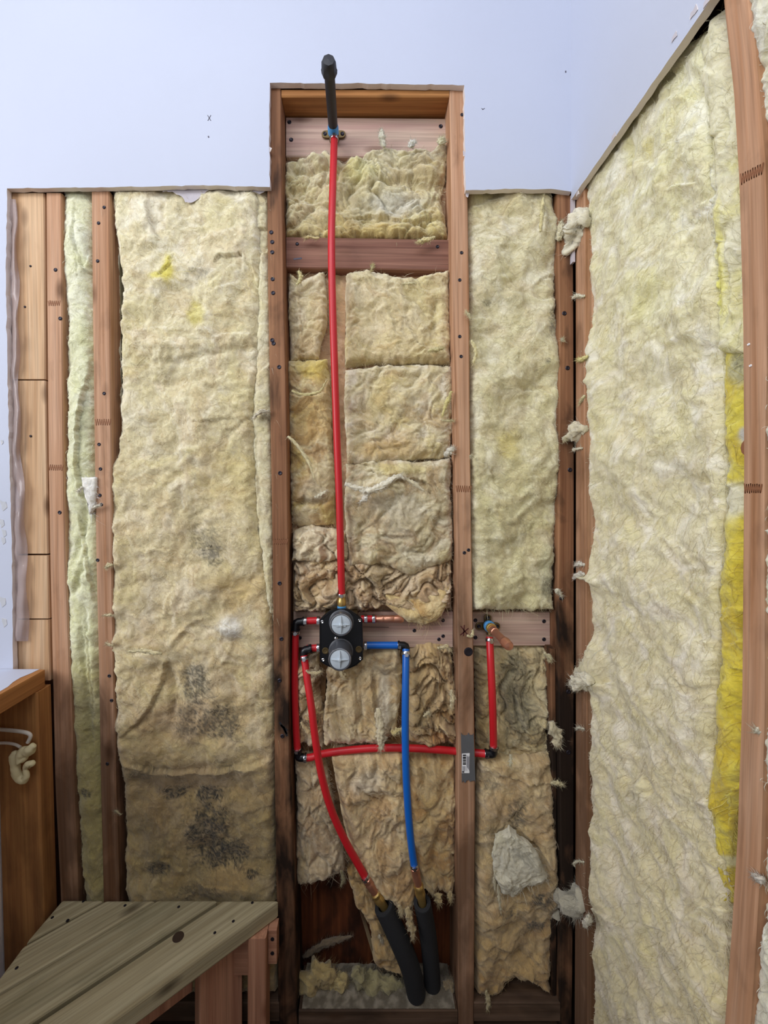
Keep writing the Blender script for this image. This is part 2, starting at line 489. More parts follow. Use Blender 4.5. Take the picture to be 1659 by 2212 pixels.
def batt(name, label, left, right, top, bottom, y0, thick=0.05, proj=W, nrm=(0, -1, 0), amp=0.006, crumple=0.0, cscale=0.05,
         aniso=(1, 1), fine=0.0012, puff=0.02, edge=0.02, rag=2.5, seed=0, cols=None, tint=None, yellow=0.35, tan=0.3,
         white=0.5, mould=(), feats=(), auto=0, autolen=(30, 90), fib=1.0, step=3.0, group='fibreglass insulation pieces',
         tilt=None, wisps=(), cat='insulation', parent=None, edgefib=1.0, blot=(), clip=False):
    rnd = np.random.default_rng(seed+100)
    nrm_v = np.array(nrm, float)
    tops = [p[1] for p in top]; bots = [p[1] for p in bottom]
    H = max(bots)-min(tops); lx = [p[1] for p in left]; rx = [p[1] for p in right]
    Wd = max(b-a for a, b in zip([np.interp(y, [p[0] for p in left], lx) for y in np.linspace(min(tops), max(bots), 9)],
                                 [np.interp(y, [p[0] for p in right], rx) for y in np.linspace(min(tops), max(bots), 9)]))
    nu = max(8, int(Wd/step)); nv = max(8, int(H/step))
    u = np.linspace(0, 1, nu+1)[None, :]; v = np.linspace(0, 1, nv+1)[:, None]
    U, V = np.broadcast_arrays(u, v)
    yt = np.interp(U, [p[0] for p in top], tops); yb = np.interp(U, [p[0] for p in bottom], bots)
    s1 = seed*3.7
    yt = yt + rag*(1.3*fbm(U*Wd/60, U*0+s1, 1.5, 3, 0.5)+.5*fbm(U*Wd/8, U*0+s1, 1.5, 2)); yb = yb + rag*(1.6*fbm(U*Wd/60, U*0+s1+9, 2.5, 3, 0.5)+.7*fbm(U*Wd/8, U*0+s1+9, 2.5, 2))
    PY = yt + (yb-yt)*V
    xl = np.interp(PY, [p[0] for p in left], lx) + rag*(.9*fbm(PY/70, PY*0+s1+3, 0.5, 3)+.45*fbm(PY/8, PY*0+s1+3, 0.5, 2))
    xr = np.interp(PY, [p[0] for p in right], rx) + rag*(.9*fbm(PY/70, PY*0+s1+5, 3.5, 3)+.45*fbm(PY/8, PY*0+s1+5, 3.5, 2))
    PX = xl + (xr-xl)*U
    P = np.zeros(PX.shape+(3,))
    if proj is W:
        sc = (D+y0)/F
        P[..., 0] = (PX-780)*sc; P[..., 1] = y0; P[..., 2] = EYE+(1068-PY)*sc; A = P[..., 0]
    else:
        X = XR+y0; d = F*X/(PX-780)
        P[..., 0] = X; P[..., 1] = d-D; P[..., 2] = EYE+(1068-PY)*d/F; A = P[..., 1]
    Bz = P[..., 2]
    # distance to the rim (metres)
    wm = np.abs(A[:, -1]-A[:, 0])[:, None]; hm = np.abs(Bz[-1, :]-Bz[0, :])[None, :]
    dr = np.minimum(np.minimum(U, 1-U)*wm, np.minimum(V, 1-V)*hm)
    dr = dr + 0.004*fbm(A/0.02, Bz/0.02, s1, 3)*(dr > 0.001)
    e = np.clip(dr/edge, 0, 1); rnd_e = np.sqrt(np.clip(1-(1-e)**2, 0, 1))
    h = -(1-rnd_e)*puff*.62
    a_, b_ = A*aniso[0], Bz*aniso[1]
    wx = fbm(a_/0.09, b_/0.09, s1+1, 3)*0.03; wy = fbm(a_/0.09, b_/0.09, s1+4, 3)*0.03
    h = h + rnd_e*amp*fbm(a_/0.11, b_/0.11, s1, 3)
    if crumple:
        q = perlin((a_+wx)/cscale, (b_+wy)/cscale, s1+2)
        q2 = perlin((a_+wx*1.4)/(cscale*.45), (b_+wy*1.4)/(cscale*.45), s1+8)
        q3 = perlin((a_+wx*1.4)/(cscale*.2), (b_+wy*1.4)/(cscale*.2), s1+5)
        bill = np.sqrt(np.abs(q)*1.5) + 0.5*np.sqrt(np.abs(q2)*1.5) + 0.22*np.sqrt(np.abs(q3)*1.5)
        h = h + rnd_e*crumple*(bill-0.9)
    # fluffed, torn surface: soft pits and pulled tufts
    t1 = fbm((a_+wx*.6)/0.022, (b_+wy*.6)/0.022, s1+6, 4, 0.5)
    h = h + (0.25+0.75*rnd_e)*fine*1.7*t1 + fine*0.5*np.abs(perlin(A/0.009, Bz/0.009, s1+7))
    mpx = 1/985.0
    fl = list(feats)
    x0, x1, y0_, y1_ = PX.min(), PX.max(), PY.min(), PY.max()
    for k in range(auto):
        cx, cy = rnd.uniform(x0, x1), rnd.uniform(y0_, y1_)
        L = rnd.uniform(*autolen); ang = rnd.normal(0.15, 0.7) if rnd.random() < .65 else rnd.uniform(0, math.pi)
        bend = rnd.uniform(-.5, .5); pts = []
        for j in range(5):
            t = (j/4-.5); an = ang + bend*t*2
            pts.append((cx+math.cos(an)*L*t, cy+math.sin(an)*L*t+rnd.normal(0, L*.04)))
        fl.append(('s', pts, rnd.uniform(12, 34), rnd.uniform(0.0015, 0.0045)*(1 if rnd.random() < .6 else -1)))
    for ft in fl:
        if ft[0] in 'cs':
            ptsf, wd, am = ft[1], ft[2], ft[3]
            jx = [p[0] for p in ptsf]; jy = [p[1] for p in ptsf]
            R = wd*4+6
            m = (PX > min(jx)-R) & (PX < max(jx)+R) & (PY > min(jy)-R) & (PY < max(jy)+R)
            if not m.any(): continue
            qx = PX[m] + 3.0*fbm(PX[m]/14, PY[m]/14, s1, 3); qy = PY[m] + 3.0*fbm(PX[m]/14, PY[m]/14, s1+2, 3)
            d, sg, tt = seg_feature(qx, qy, ptsf)
            tap = np.clip(np.minimum(tt, 1-tt)*5, 0, 1)**.7
            if ft[0] == 'c': h[m] += am*np.exp(-(d/wd)**2)*tap
            else:
                sd = d*sg
                g = np.where(sd > 0, np.exp(-sd/wd), 0)*np.clip(sd/2.5, 0, 1) - 0.35*np.where(sd <= 0, np.exp(sd/(wd*.4)), 0)
                h[m] += am*g*tap
        elif ft[0] == 'b':
            _, cx, cy, rx_, ry_, am = ft
            h += am*np.exp(-((PX-cx)/rx_)**2-((PY-cy)/ry_)**2)
    if tilt is not None: h = h + np.interp(V, [0, 1], tilt)
    if clip:      # the part tucked up behind the drywall stays behind it
        lim = EYE+(1068-411)*D/F if proj is W else zc-.003
        k_ = sstep(lim-.006, lim, Bz); h = h*(1-k_) + np.minimum(h, y0-.003)*k_
    P = P + nrm_v[None, None, :]*h[..., None]
    # ---- colour of the wool itself
    cr = np.array(srgb('e8dfc0')); wh = np.array(srgb('efeadc')); ye = np.array(srgb('e0d488')); ta = np.array(srgb('c9a878'))
    if cols:
        cr = np.array(srgb(cols[0]));
        if len(cols) > 1: wh = np.array(srgb(cols[1]))
        if len(cols) > 2: ye = np.array(srgb(cols[2]))
        if len(cols) > 3: ta = np.array(srgb(cols[3]))
    C = np.zeros(PX.shape+(3,))+cr
    def lay(C, col, m): return C*(1-m[..., None]) + col*m[..., None]
    C = lay(C, wh, white*sstep(-0.1, 0.6, fbm((A+wx)/0.045, (Bz+wy)/0.045, s1+20, 4)))
    C = lay(C, ye, yellow*sstep(0.0, 0.7, fbm((A+wx)/0.06, (Bz+wy)/0.06, s1+24, 4)))
    C = lay(C, ta, tan*sstep(-0.15, 0.6, fbm((A+wx)/0.05, (Bz+wy)/0.05, s1+28, 4, .6)))
    st = fbm((A+wx*1.5)/0.030, (Bz+wy*1.5)/0.006, s1+60, 3, .6)*.5 + fbm((A+wx*2)/0.006, (Bz+wy*2)/0.022, s1+64, 3, .6)*.5
    C = lay(C, wh, .42*sstep(0.05, .6, st)); C = C*(1-.13*sstep(0.1, .7, -st))[..., None]
    if tint:
        tv = np.stack([np.interp(PY, [t[0] for t in tint], [srgb(t[1])[k] for t in tint]) for k in range(3)], -1)
        C = C*tv
    for bl in blot:
        cx, cy, rx_, ry_, col, am = bl
        m = am*sstep(0.1, 0.9, np.exp(-((PX-cx)/rx_)**2-((PY-cy)/ry_)**2)*1.2 + 0.28*fbm(A/0.03, Bz/0.03, s1+40, 4))
        m = m*(np.hypot((PX-cx)/rx_, (PY-cy)/ry_) < 2.0)
        C = lay(C, np.array(srgb(col)), m)
    for mo in mould:
        cx, cy, rx_, ry_, am = mo[:5]; sc_ = mo[5] if len(mo) > 5 else 0.016
        env = np.exp(-(np.abs((PX-cx)/rx_)**2.5)-(np.abs((PY-cy)/ry_)**2.5))
        nn = fbm(A/sc_, Bz/(sc_*.8), s1+33, 4, 0.65)
        m = np.clip(am*sstep(0.50, 0.80, env*0.85+nn*0.42+0.1)*np.clip(env*1.6, 0, 1), 0, .93)
        sp = fbm(A/.0045, Bz/.0035, s1+71, 3, .6); m = m*(.42+.58*sstep(-.25, .2, sp))
        far = am*.55*np.clip(env*1.3, 0, 1)*sstep(.42, .62, fbm(A/.004, Bz/.0035, s1+75, 2)+.25*env)
        m = np.maximum(m, far)
        C = lay(C, np.array(srgb('33312c')), m)
    dirtm = sstep(.5, .9, fbm(A/0.01, Bz/0.01, s1+50, 3))*.18
    C = lay(C, np.array(srgb('8a7a5a')), dirtm)
    # ---- mesh: front plus skirt back into the cavity
    nR, nC = nv+1, nu+1
    V0 = P.reshape(-1, 3); idx = np.arange(nR*nC).reshape(nR, nC)
    if proj is W: q = np.stack([idx[:-1, :-1], idx[1:, :-1], idx[1:, 1:], idx[:-1, 1:]], -1).reshape(-1, 4)
    else: q = np.stack([idx[:-1, :-1], idx[1:, :-1], idx[1:, 1:], idx[:-1, 1:]], -1).reshape(-1, 4)
    rim = np.concatenate([idx[0, :], idx[1:, -1], idx[-1, -2::-1], idx[-2:0, 0]])
    back = V0[rim].copy() - nrm_v*0
    if proj is W: back[:, 1] = y0+thick; back[:, 0] += 0.004*np.sign(A.mean()-back[:, 0])
    else: back[:, 0] = XR+y0+thick
    nb = len(V0); k = len(rim); bi = nb+np.arange(k)
    sk = np.stack([rim, np.roll(rim, -1), np.roll(bi, -1), bi], -1)
    VV = np.concatenate([V0, back]); FF = np.concatenate([q, sk])
    CC = np.concatenate([C.reshape(-1, 3), C.reshape(-1, 3)[rim]])
    o = mesh_obj(name, VV, FF, M['wool'], parent, smooth=True)
    set_attr(o.data, 'wcol', 'FLOAT_COLOR', np.concatenate([CC, np.ones((len(CC), 1))], 1))
    if parent is None: tag(o, label, cat, group)
    # ---- loose fibres combed over the surface and off the rim
    area_m = float(wm.mean()*hm.mean())
    nf = int(area_m*16000*fib)
    if nf > 5:
        K = 5
        gi = rnd.uniform(0, nR-1, nf); gj = rnd.uniform(0, nC-1, nf)
        cs = nrm_v
        ang = rnd.normal(0.2, 1.1, nf) + np.where(rnd.random(nf) < .3, math.pi/2, 0)
        ln = rnd.gamma(2.2, 0.0075, nf).clip(0.006, 0.06); curl = rnd.normal(0, 1.3, nf)
        sj = wm.mean()/nu; si = hm.mean()/nv
        ci, cj = gi.copy(), gj.copy(); pos = []; lift = np.abs(rnd.normal(0.0012, 0.0016, nf))
        for kk in range(K):
            i0 = np.clip(ci.astype(int), 0, nR-2); j0 = np.clip(cj.astype(int), 0, nC-2)
            fi = np.clip(ci-i0, 0, 1)[:, None]; fj = np.clip(cj-j0, 0, 1)[:, None]
            p = (P[i0, j0]*(1-fi)*(1-fj)+P[i0+1, j0]*fi*(1-fj)+P[i0, j0+1]*(1-fi)*fj+P[i0+1, j0+1]*fi*fj)
            t = kk/(K-1)
            p = p + nrm_v*(0.0004+lift*4*t*(1-t)+lift*.8*t)[:, None]
            pos.append(p)
            an = ang+curl*t
            cj = cj+np.cos(an)*ln/(K-1)/sj; ci = ci+np.sin(an)*ln/(K-1)/si
        S = np.stack(pos, 1)
        col = C[np.clip(gi.astype(int), 0, nR-1), np.clip(gj.astype(int), 0, nC-1)]
        # rim strands, pointing outwards
        per = 2*(wm.mean()+hm.mean()); ne = int(per*420*edgefib)
        if ne > 4:
            ri = rnd.integers(0, k, ne)*1; p0 = V0[rim[ri]]
            cen = V0.mean(0)
            tang = np.roll(V0[rim], -2, 0)-np.roll(V0[rim], 2, 0); tg = tang[ri]; tg /= np.linalg.norm(tg, axis=1)[:, None]+1e-9
            out = np.cross(tg, nrm_v); 
            # keep the outward sense
            rr = p0-cen; sgn = np.sign((out*rr).sum(1)); sgn[sgn == 0] = 1; out = out*sgn[:, None]
            l2 = rnd.gamma(1.8, 0.0035, ne).clip(0.002, 0.03)[:, None]
            side = rnd.normal(0, 0.8, ne)[:, None]; dn = rnd.normal(0.2, .5, ne)[:, None]
            ps = []
            for kk in range(K):
                t = kk/(K-1)
                ps.append(p0 - out*0.002 + (out*t+tg*side*t*t+nrm_v*dn*t)*l2 + np.array([0, 0, -0.4])*l2*t*t)
            S = np.concatenate([S, np.stack(ps, 1)]); col = np.concatenate([col, C.reshape(-1, 3)[rim[ri]]])
        n = len(S)
        dirs = S[:, -1]-S[:, 0]; side = np.cross(dirs, nrm_v); side /= np.linalg.norm(side, axis=1)[:, None]+1e-9
        wdt = rnd.uniform(0.00010, 0.00036, n)
        prof = np.array([.6, 1, 1, .8, .15])
        Lft = S-side[:, None, :]*(wdt[:, None]*prof)[..., None]; Rgt = S+side[:, None, :]*(wdt[:, None]*prof)[..., None]
        VV = np.stack([Lft, Rgt], 2).reshape(-1, 3)
        base = (np.arange(n)*K*2)[:, None]
        ks = np.arange(K-1)[None, :]*2
        FF = np.stack([base+ks, base+ks+1, base+ks+3, base+ks+2], -1).reshape(-1, 4)
        col = np.clip(col*rnd.uniform(.92, 1.2, n)[:, None]+rnd.uniform(0, .09, n)[:, None], 0, .92)
        CC = np.repeat(col, K*2, 0)
        fo = mesh_obj('loose_fibres', VV, FF, M['wool'], o if parent is None else parent, smooth=True)
        set_attr(fo.data, 'wcol', 'FLOAT_COLOR', np.concatenate([CC, np.ones((len(CC), 1))], 1))
        fo['kind'] = 'stuff'
    for ws in wisps: wisp(o if parent is None else parent, *ws, proj=proj)
    return o

def wisp(parent, pts, width=8, y=-0.01, col='ece6d0', proj=W, name='wool_tuft', lobes=0, fib=60):
    """hanging tuft of wool: a thin torn core wrapped in frayed strands"""
    rnd = np.random.default_rng(int(abs(pts[0][0]*7+pts[0][1])))
    P = smooth_path([proj(p[0], p[1], y+(p[2] if len(p) > 2 else 0)) for p in pts], 8)
    n = len(P); mb = MB(); r0 = width/985/2
    tt = np.linspace(0, 1, n)
    rs = list(r0*(0.25+0.75*np.sin(np.pi*np.clip(tt*0.85+.12, 0, 1))**.8)*(1+.25*np.array([float(perlin(np.array([t*5.]), np.array([r0*900]), 0.5)[0]) for t in tt])))
    rs[-1] = r0*.06
    ns = 24
    mb.tube(P, rs, ns)
    v = np.array(mb.v); ctr = np.repeat(np.array([tuple(p) for p in P]), ns, 0); dv = v-ctr
    sc = max(.004, r0*.9)
    q = fbm(v[:, 0]/sc, v[:, 2]/sc, v[:, 1]/sc, 4, .6)
    v = ctr+dv*(1+.75*q)[:, None]*np.array([1, .7, 1]); mb.v = [tuple(x) for x in v]
    LP = (P[-1]-P[0]); d = LP.normalized(); fib = int(fib*2.5+LP.length*r0*300000)
    for s_ in range(fib):
        i = int(rnd.integers(0, n)); k = int(rnd.integers(0, ns)); p = Vector(v[i*ns+k]); o_ = (p-P[i]); o_ = o_.normalized() if o_.length > 1e-6 else d
        L = abs(rnd.normal(0.0025, 0.003))+r0*.35
        dr = (o_*.7+Vector(rnd.normal(0, .6, 3))+d*.8).normalized(); sd = dr.cross(Vector((0.3, 1, 0.2))).normalized()*rnd.uniform(.00010, .00028)
        mid = p+dr*L*.6+Vector(rnd.normal(0, .0006, 3)); end = p+dr*L*1.2+Vector(rnd.normal(0, .0015, 3))
        p = p-o_*.0005
        mb.add([p-sd, p+sd, mid+sd, mid-sd, end], [(0, 1, 2, 3), (3, 2, 4)])
    o = mb.build(name, M['wool'], parent, smooth=False)
    o.data.polygons.foreach_set('use_smooth', np.ones(len(o.data.polygons), dtype=bool))
    c = np.array(srgb(col))*np.array([.92, .88, .78])
    V_ = np.array(mb.v); m = (1+.12*fbm(V_[:, 0]/.006, V_[:, 2]/.006, 3.3, 3))[:, None]
    set_attr(o.data, 'wcol', 'FLOAT_COLOR', np.concatenate([np.clip(c*m, 0, .95), np.ones((len(V_), 1))], 1))
    return o

# ================================================================== THE SETTING
def pw(px, py, y): return W(px, py, y)
TOPP = 1068 - (2.75-EYE)*F/(D-0.0127)
YD = -0.0127
def PD(px, py): return W(px, py, YD)
BOT = 1068 + EYE*F/(D+YD)
edgeR = PD(1235, 430).x
poly = [PD(-1300, TOPP), PD(-1300, BOT-4), PD(30, BOT-4), PD(28, 1432), PD(26, 1200), PD(18, 900), PD(13, 600), PD(15, 407), PD(330, 403), PD(440, 400), PD(583, 404),
        PD(581, 300), PD(583, 179), PD(760, 180), PD(1003, 184), PD(1004, 300), PD(1006, 411), PD(1130, 408), PD(1200, 409), PD(1234.5, 414)]
tr = PD(1234.5, 414); poly.append(Vector((tr.x, YD, 2.75)))
wb = slab('wall_back', poly, (0, -YD-0.0005, 0), M['drywall'], M['gypsum'], rag=0.0006, step=0.012, ragsel={3,4,5,6,7,8,9,10,11,12,13,14,15,16,17,18}, seed=4)
tag(wb, 'painted drywall of the back wall, cut away around the shower framing', kind='structure')
# torn front paper curling at the cuts
def paper(name, pts, y, parent, th=0.0008, mat=None, proj=PD, curl=0.0, rag=0.0018, seed=1):
    P = [W(p[0], p[1], y) for p in pts]
    o = slab(name, P, (0, th, 0), mat or M['paper'], M['gypsum'], parent, rag=rag, step=0.006, seed=seed)
    if curl:
        lo = min(v.co.z for v in o.data.vertices)
        for v in o.data.vertices: v.co.y -= curl*(1-(v.co.z-lo)/0.03)**2 if v.co.z < lo+0.03 else 0
    return o
paper('torn_paper', [(352, 402), (352, 415), (372, 414), (392, 424), (400, 437), (412, 438), (432, 424), (448, 412), (470, 402)], 0.001, wb, seed=3)
paper('torn_paper', [(560, 402), (545, 414), (568, 416), (583, 412), (583, 402)], 0.001, wb, seed=5)
paper('torn_paper', [(13, 560), (13, 612), (22, 608), (26, 590), (21, 575)], -0.001, wb, seed=6)
paper('torn_paper', [(20, 1048), (28, 1050), (36, 1052), (41, 1075), (38, 1100), (30, 1120), (22, 1124)], -0.0005, wb, seed=7)
for i, (x, y, s) in enumerate([(1003, 330, 5), (1006, 248, 7), (581, 320, 6), (579, 250, 5), (1010, 418, 6), (580, 352, 6)]):
    paper('torn_paper', [(x-s*.6, y-s), (x-s*.5, y+s), (x+s*.2, y+s*1.3), (x+s*.6, y-s*.2)], -0.012 if i < 4 else -0.004, wb, seed=20+i)
for i, (x, y, s) in enumerate([(8, 1092, 12), (4, 1130, 10), (9, 1152, 9), (8, 1168, 8), (6, 1300, 12), (10, 1345, 10), (5, 955, 5)]):
    P = [PD(x-s*.6, y-s), PD(x+s*.4, y-s*.7), PD(x+s*.6, y+s*.4), PD(x-s*.1, y+s)]
    slab('peeled_paint', [p-Vector((0, .0006, 0)) for p in P], (0, .0005, 0), M['peel'], M['gypsum'], wb, rag=.001, step=.006, seed=40+i)
def strokes(name, lines, y, mat, parent, wd=0.0006, proj=W, n=Vector((0, -1, 0))):
    mb = MB()
    for a, b_ in lines:
        a = proj(*a, y)+n*.0004; b_ = proj(*b_, y)+n*.0004; s = (b_-a).normalized().cross(n)*wd
        mb.add([a-s, b_-s, b_+s, a+s, a-s-n*.0006, b_-s-n*.0006, b_+s-n*.0006, a+s-n*.0006], [(0,1,2,3), (0,4,5,1), (2,6,7,3), (1,5,6,2), (3,7,4,0)])
    return mb.build(name, mat, parent)
strokes('pencil_cross', [((448.5, 249), (455.5, 261)), ((455.5, 249), (449, 261))], YD, M['pencil'], wb, .0006)
strokes('pencil_dot', [((450, 294), (451, 297.5))], YD, M['pencil'], wb, .0013)
strokes('pencil_tick', [((1040, 234), (1044, 237)), ((1042, 237), (1047, 234))], YD, M['pencil'], wb, .0005)
strokes('pencil_tick', [((1222, 153), (1222, 157))], YD, M['pencil'], wb, .0013)

# right wall drywall, cut on a level line
XDR = XR-0.0127
def PR(px, py, X=XDR):
    d = F*X/(px-780); return Vector((X, d-D, EYE+(1068-py)*d/F))
zc = PR(1235, 430).z; ztop = 2.75
zfar, znear = EYE+(1068-424)*(PR(1235, 430).y+D)/F, EYE+(1068-(-2))*(PR(1545, 0).y+D)/F
yn = PR(1545, 0).y
wr = slab('wall_right', [Vector((XDR, YD, zc)), Vector((XDR, -0.1, zc+.002)), Vector((XDR, -0.22, zc+.003)), Vector((XDR, yn, zc+.006)), Vector((XDR, -0.8, zc+.004)), Vector((XDR, -1.5, zc)), Vector((XDR, -1.5, ztop)), Vector((XDR, YD, ztop))],
          (0.0122, 0, 0), M['drywall'], M['gypsum'], rag=0.0006, step=0.011, ragsel={0, 1, 2, 3, 4}, seed=9)
tag(wr, 'painted drywall of the right wall, cut off along a level line', kind='structure')
for i, (x, y, s) in enumerate([(1327, 296, 7), (1458, 82, 6), (1500, 28, 7), (1528, 6, 6), (1248, 420, 5)]):
    p = PR(x, y); q = [(-s, -s*.4), (s, -s*.2), (s*.8, s*.7), (-s*.6, s*.9)]
    slab('torn_paper', [Vector((XDR-.0012, p.y+a*.0009, p.z+b_*.0012)) for a, b_ in q], (.0008, 0, 0), M['paper'], M['gypsum'], wr, rag=.001, step=.004, seed=60+i)

fl = MB().box((-2.6, -2.6, -0.05), (1.2, 0.25, 0.0)).build('floor', M['floor']); tag(fl, 'dark wooden subfloor under the shower framing', kind='structure')
ce = MB().box((-2.6, -2.6, 2.751), (1.2, 0.1, 2.8)).build('ceiling', M['ceiling']); tag(ce, 'white ceiling above the room', kind='structure')
# plywood behind the studs, in lengths with an open joint low down
sh = MB().box((W(0, 0, .09).x-.1, .0905, EYE+(1068-2086)*.99/F), (XR+.14, .103, 2.7)).build('wall_sheathing', M['sheath'])
set_attr(sh.data, 'bp', 'FLOAT_VECTOR', [tuple(v.co) for v in sh.data.vertices]); set_attr(sh.data, 'dirt', 'FLOAT', [.4]*8)
tag(sh, 'damp brown plywood sheathing seen between the studs', kind='structure')
sh2 = MB().box((W(0, 0, .09).x-.1, .0905, 0.0), (XR+.14, .103, EYE+(1068-2108)*.99/F)).build('sheathing_strip', M['sheath'], sh)
set_attr(sh2.data, 'bp', 'FLOAT_VECTOR', [tuple(v.co) for v in sh2.data.vertices]); set_attr(sh2.data, 'dirt', 'FLOAT', [.8]*8)
bk = MB().box((W(0, 0, .09).x-.1, .125, 0.0), (XR+.14, .13, 2.7)).build('wall_light_block', M['black']); tag(bk, 'added black sheet keeping light out behind the sheathing joint', kind='structure')  # unseen black backing, added so no world light leaks through the gap
shr = MB().box((XR+.0905, -1.4, 0.0), (XR+.103, .09, 2.7)).build('wall_sheathing_right', M['sheath'])
set_attr(shr.data, 'bp', 'FLOAT_VECTOR', [tuple(v.co) for v in shr.data.vertices]); set_attr(shr.data, 'dirt', 'FLOAT', [.3]*8)
tag(shr, 'brown sheathing behind the right wall framing', kind='structure')

# ================================================================== FRAMING
GS = 'wall framing studs'
DD = 0.089
# left built-up post: four lengths of blocking stacked beside the first stud
post = empty('blocking_stack', (0, 0, 0), 'column of short pale boards stacked end to end at the far left', 'lumber', None)
cuts = [(417, 819), (822, 1196), (1200, 1336), (1339, 1470)]
for i, (a, b_) in enumerate(cuts):
    def xr_(y): return np.interp(y, [417, 900, 1470], [97, 100, 110])
    vboard('board', [(a, 20 if a < 700 else 28, xr_(a)-1.5), (b_, 26, xr_(b_)-1.5)], 0.002+.001*(i % 2), .04, M['stud_light'], parent=post)
vboard('backing_board', [(417, 18, 96), (1480, 24, 108)], 0.042, .089, M['stud'], parent=post)
heads(post, [(54, 663), (66, 575), (66, 942)], .002, .0025)

s = vboard('stud', [(417, 99, 133), (700, 101, 134), (1000, 104, 137), (1200, 107, 141), (1450, 113, 151), (1700, 118, 160), (1935, 130, 168), (2222, 138, 178)], 0, DD, M['stud'], [(400, 0), (1400, 0), (1500, .25), (1700, .8), (2000, .7)])
tag(s, 'straight stud between the stacked boards and the narrow roll of insulation', 'stud')
heads(s, [(120, 583), (130, 688), (129, 1107)], 0)
finger_joint(s, 105, 136, 1010, 0, 14); finger_joint(s, 104, 130, 655, 0, 12)  # the upper row of strokes stands in for a grade stamp
s = vboard('stud', [(413, 197, 236), (700, 200, 238), (1000, 204, 240), (1200, 207, 241), (1450, 213, 246), (1700, 217, 250), (1900, 222, 256), (2222, 228, 264)], 0, DD, M['stud'], [(400, 0), (1100, .1), (1400, .3), (1650, .75), (2000, .8)])
tag(s, 'second stud from the left, beside the widest batt, with dark nail stains', 'stud')
heads(s, [(225, 448), (213, 482), (211, 564), (225, 850), (214, 960), (217, 1013), (216, 1070), (219, 1090), (211, 1210), (236, 1460), (241, 1513), (232, 1650)], 0, .0038)
finger_joint(s, 206, 239, 912, 0, 15)
s = vboard('stud', [(190, 578, 607), (410, 577, 609), (620, 579, 613), (900, 584, 620), (1200, 589, 623), (1330, 590, 624), (1500, 592, 624), (1640, 593, 626), (1800, 595, 632), (2222, 602, 643)], 0, DD, M['stud_dark'],
           [(190, .1), (260, .3), (420, .35), (560, .1), (800, .15), (1100, .1), (1300, .35), (1560, .5), (1900, .6), (2200, .8)])
tag(s, 'dark stained stud on the left side of the shower plumbing bay', 'stud')
heads(s, [(586, 502), (588, 523), (588, 545), (589, 603), (590, 633), (588, 735), (591, 742), (603, 793), (605, 1022), (604, 1260), (608, 1380), (604, 1470), (610, 1590)], 0, .0046)
finger_joint(s, 590, 622, 1170, 0, 13)
strokes('black_mark', [((604, 1560), (620, 1585)), ((606, 1566), (621, 1578)), ((612, 1568), (620, 1590))], 0, M['ink'], s, .0022)
s = vboard('stud', [(190, 971, 1003), (410, 975, 1010), (650, 977, 1014), (900, 982, 1015), (1200, 987, 1019), (1450, 990, 1024), (1700, 990, 1027), (2222, 990, 1024)], 0, DD, M['stud'],
           [(190, 0), (1000, 0), (1180, .3), (1400, .75), (1560, .6), (1700, .5), (2000, .75)])
tag(s, 'stud right of the plumbing bay, carrying the grey nail plate', 'stud')
heads(s, [(997, 546), (993, 605), (993, 727), (996, 770), (1012, 1188), (1003, 1194), (998, 248)], 0, .0038)
heads(s, [(1012, 1408)], 0, .010, depth=.002, name='knot')
finger_joint(s, 985, 1018, 1056, 0, 15)
strokes('marker_cross', [((995, 1352), (1012, 1374)), ((1003, 1350), (1001, 1374)), ((1012, 1357), (994, 1372))], 0, M['scribe'], s, .0012)
wisp(s, [(1009, 1373), (1018, 1375), (1021, 1366), (1021, 1360)], 6, -.004, 'd8cda8', fib=10)
s = vboard('stud', [(412, 1204, 1238), (700, 1209, 1240), (1000, 1208, 1241), (1300, 1205, 1241), (1500, 1207, 1241), (1900, 1212, 1240), (2222, 1208, 1236)], 0, DD, M['stud_dark'],
           [(400, .0), (550, .35), (800, .1), (950, .5), (1150, .1), (1350, .45), (1550, .8), (1800, 1), (1950, .7), (2200, .8)])
tag(s, 'corner stud of the back wall, dark and water stained near the bottom', 'stud')
heads(s, [(1219, 677), (1231, 1015), (1213, 1292), (1228, 1494), (1228, 1625), (1226, 795)], 0, .005)
s = vboard('stud', [(1402, 1189, 1201), (1500, 1190, 1201.5), (1700, 1193, 1204), (2222, 1191, 1202)], .012, DD, M['stud_dark'], [(1330, .2), (1700, .9), (2200, .8)])
tag(s, 'narrow scabbed board nailed to the left of the dark corner stud', 'stud')
# right wall studs
s = rboard('stud', [(432, 1242.5, 1262), (900, 1243, 1263), (1300, 1243, 1266), (1700, 1243, 1268), (2222, 1240, 1270)], 0, DD, M['stud'], [(400, .1), (900, .3), (1200, .4), (1500, .7), (2000, 1)])
tag(s, 'first stud of the right wall, a thin strip in the inside corner', 'stud')
s = rboard('stud', [(-60, 1556, 1606), (0, 1560, 1612), (200, 1582, 1632), (400, 1594, 1650), (700, 1602, 1656), (1000, 1604, 1647), (1500, 1600, 1648), (1800, 1590, 1640), (2000, 1578, 1628), (2300, 1556, 1606)], 0, DD, M['stud'], [(0, 0), (390, 0), (410, .25), (900, .15), (1500, .1)])
tag(s, 'tall stud of the right wall nearest the camera, between two batts', 'stud')
heads(s, [(1618, 744), (1622, 790)], 0, .0016, proj=WR, ax=(-1, 0, 0), mat=M['white'], name='plaster_fleck')
heads(s, [(1617, 966)], 0, .011, proj=WR, ax=(-1, 0, 0), mat=M['joint'], name='knot', depth=.0012)
finger_joint(s, 1600, 1648, 388, 0, 26, proj=WR, ax=Vector((-1, 0, 0)), slope=-24, n=9)
finger_joint(s, 1608, 1645, 1055, 0, 22, proj=WR, ax=Vector((-1, 0, 0)), n=8)
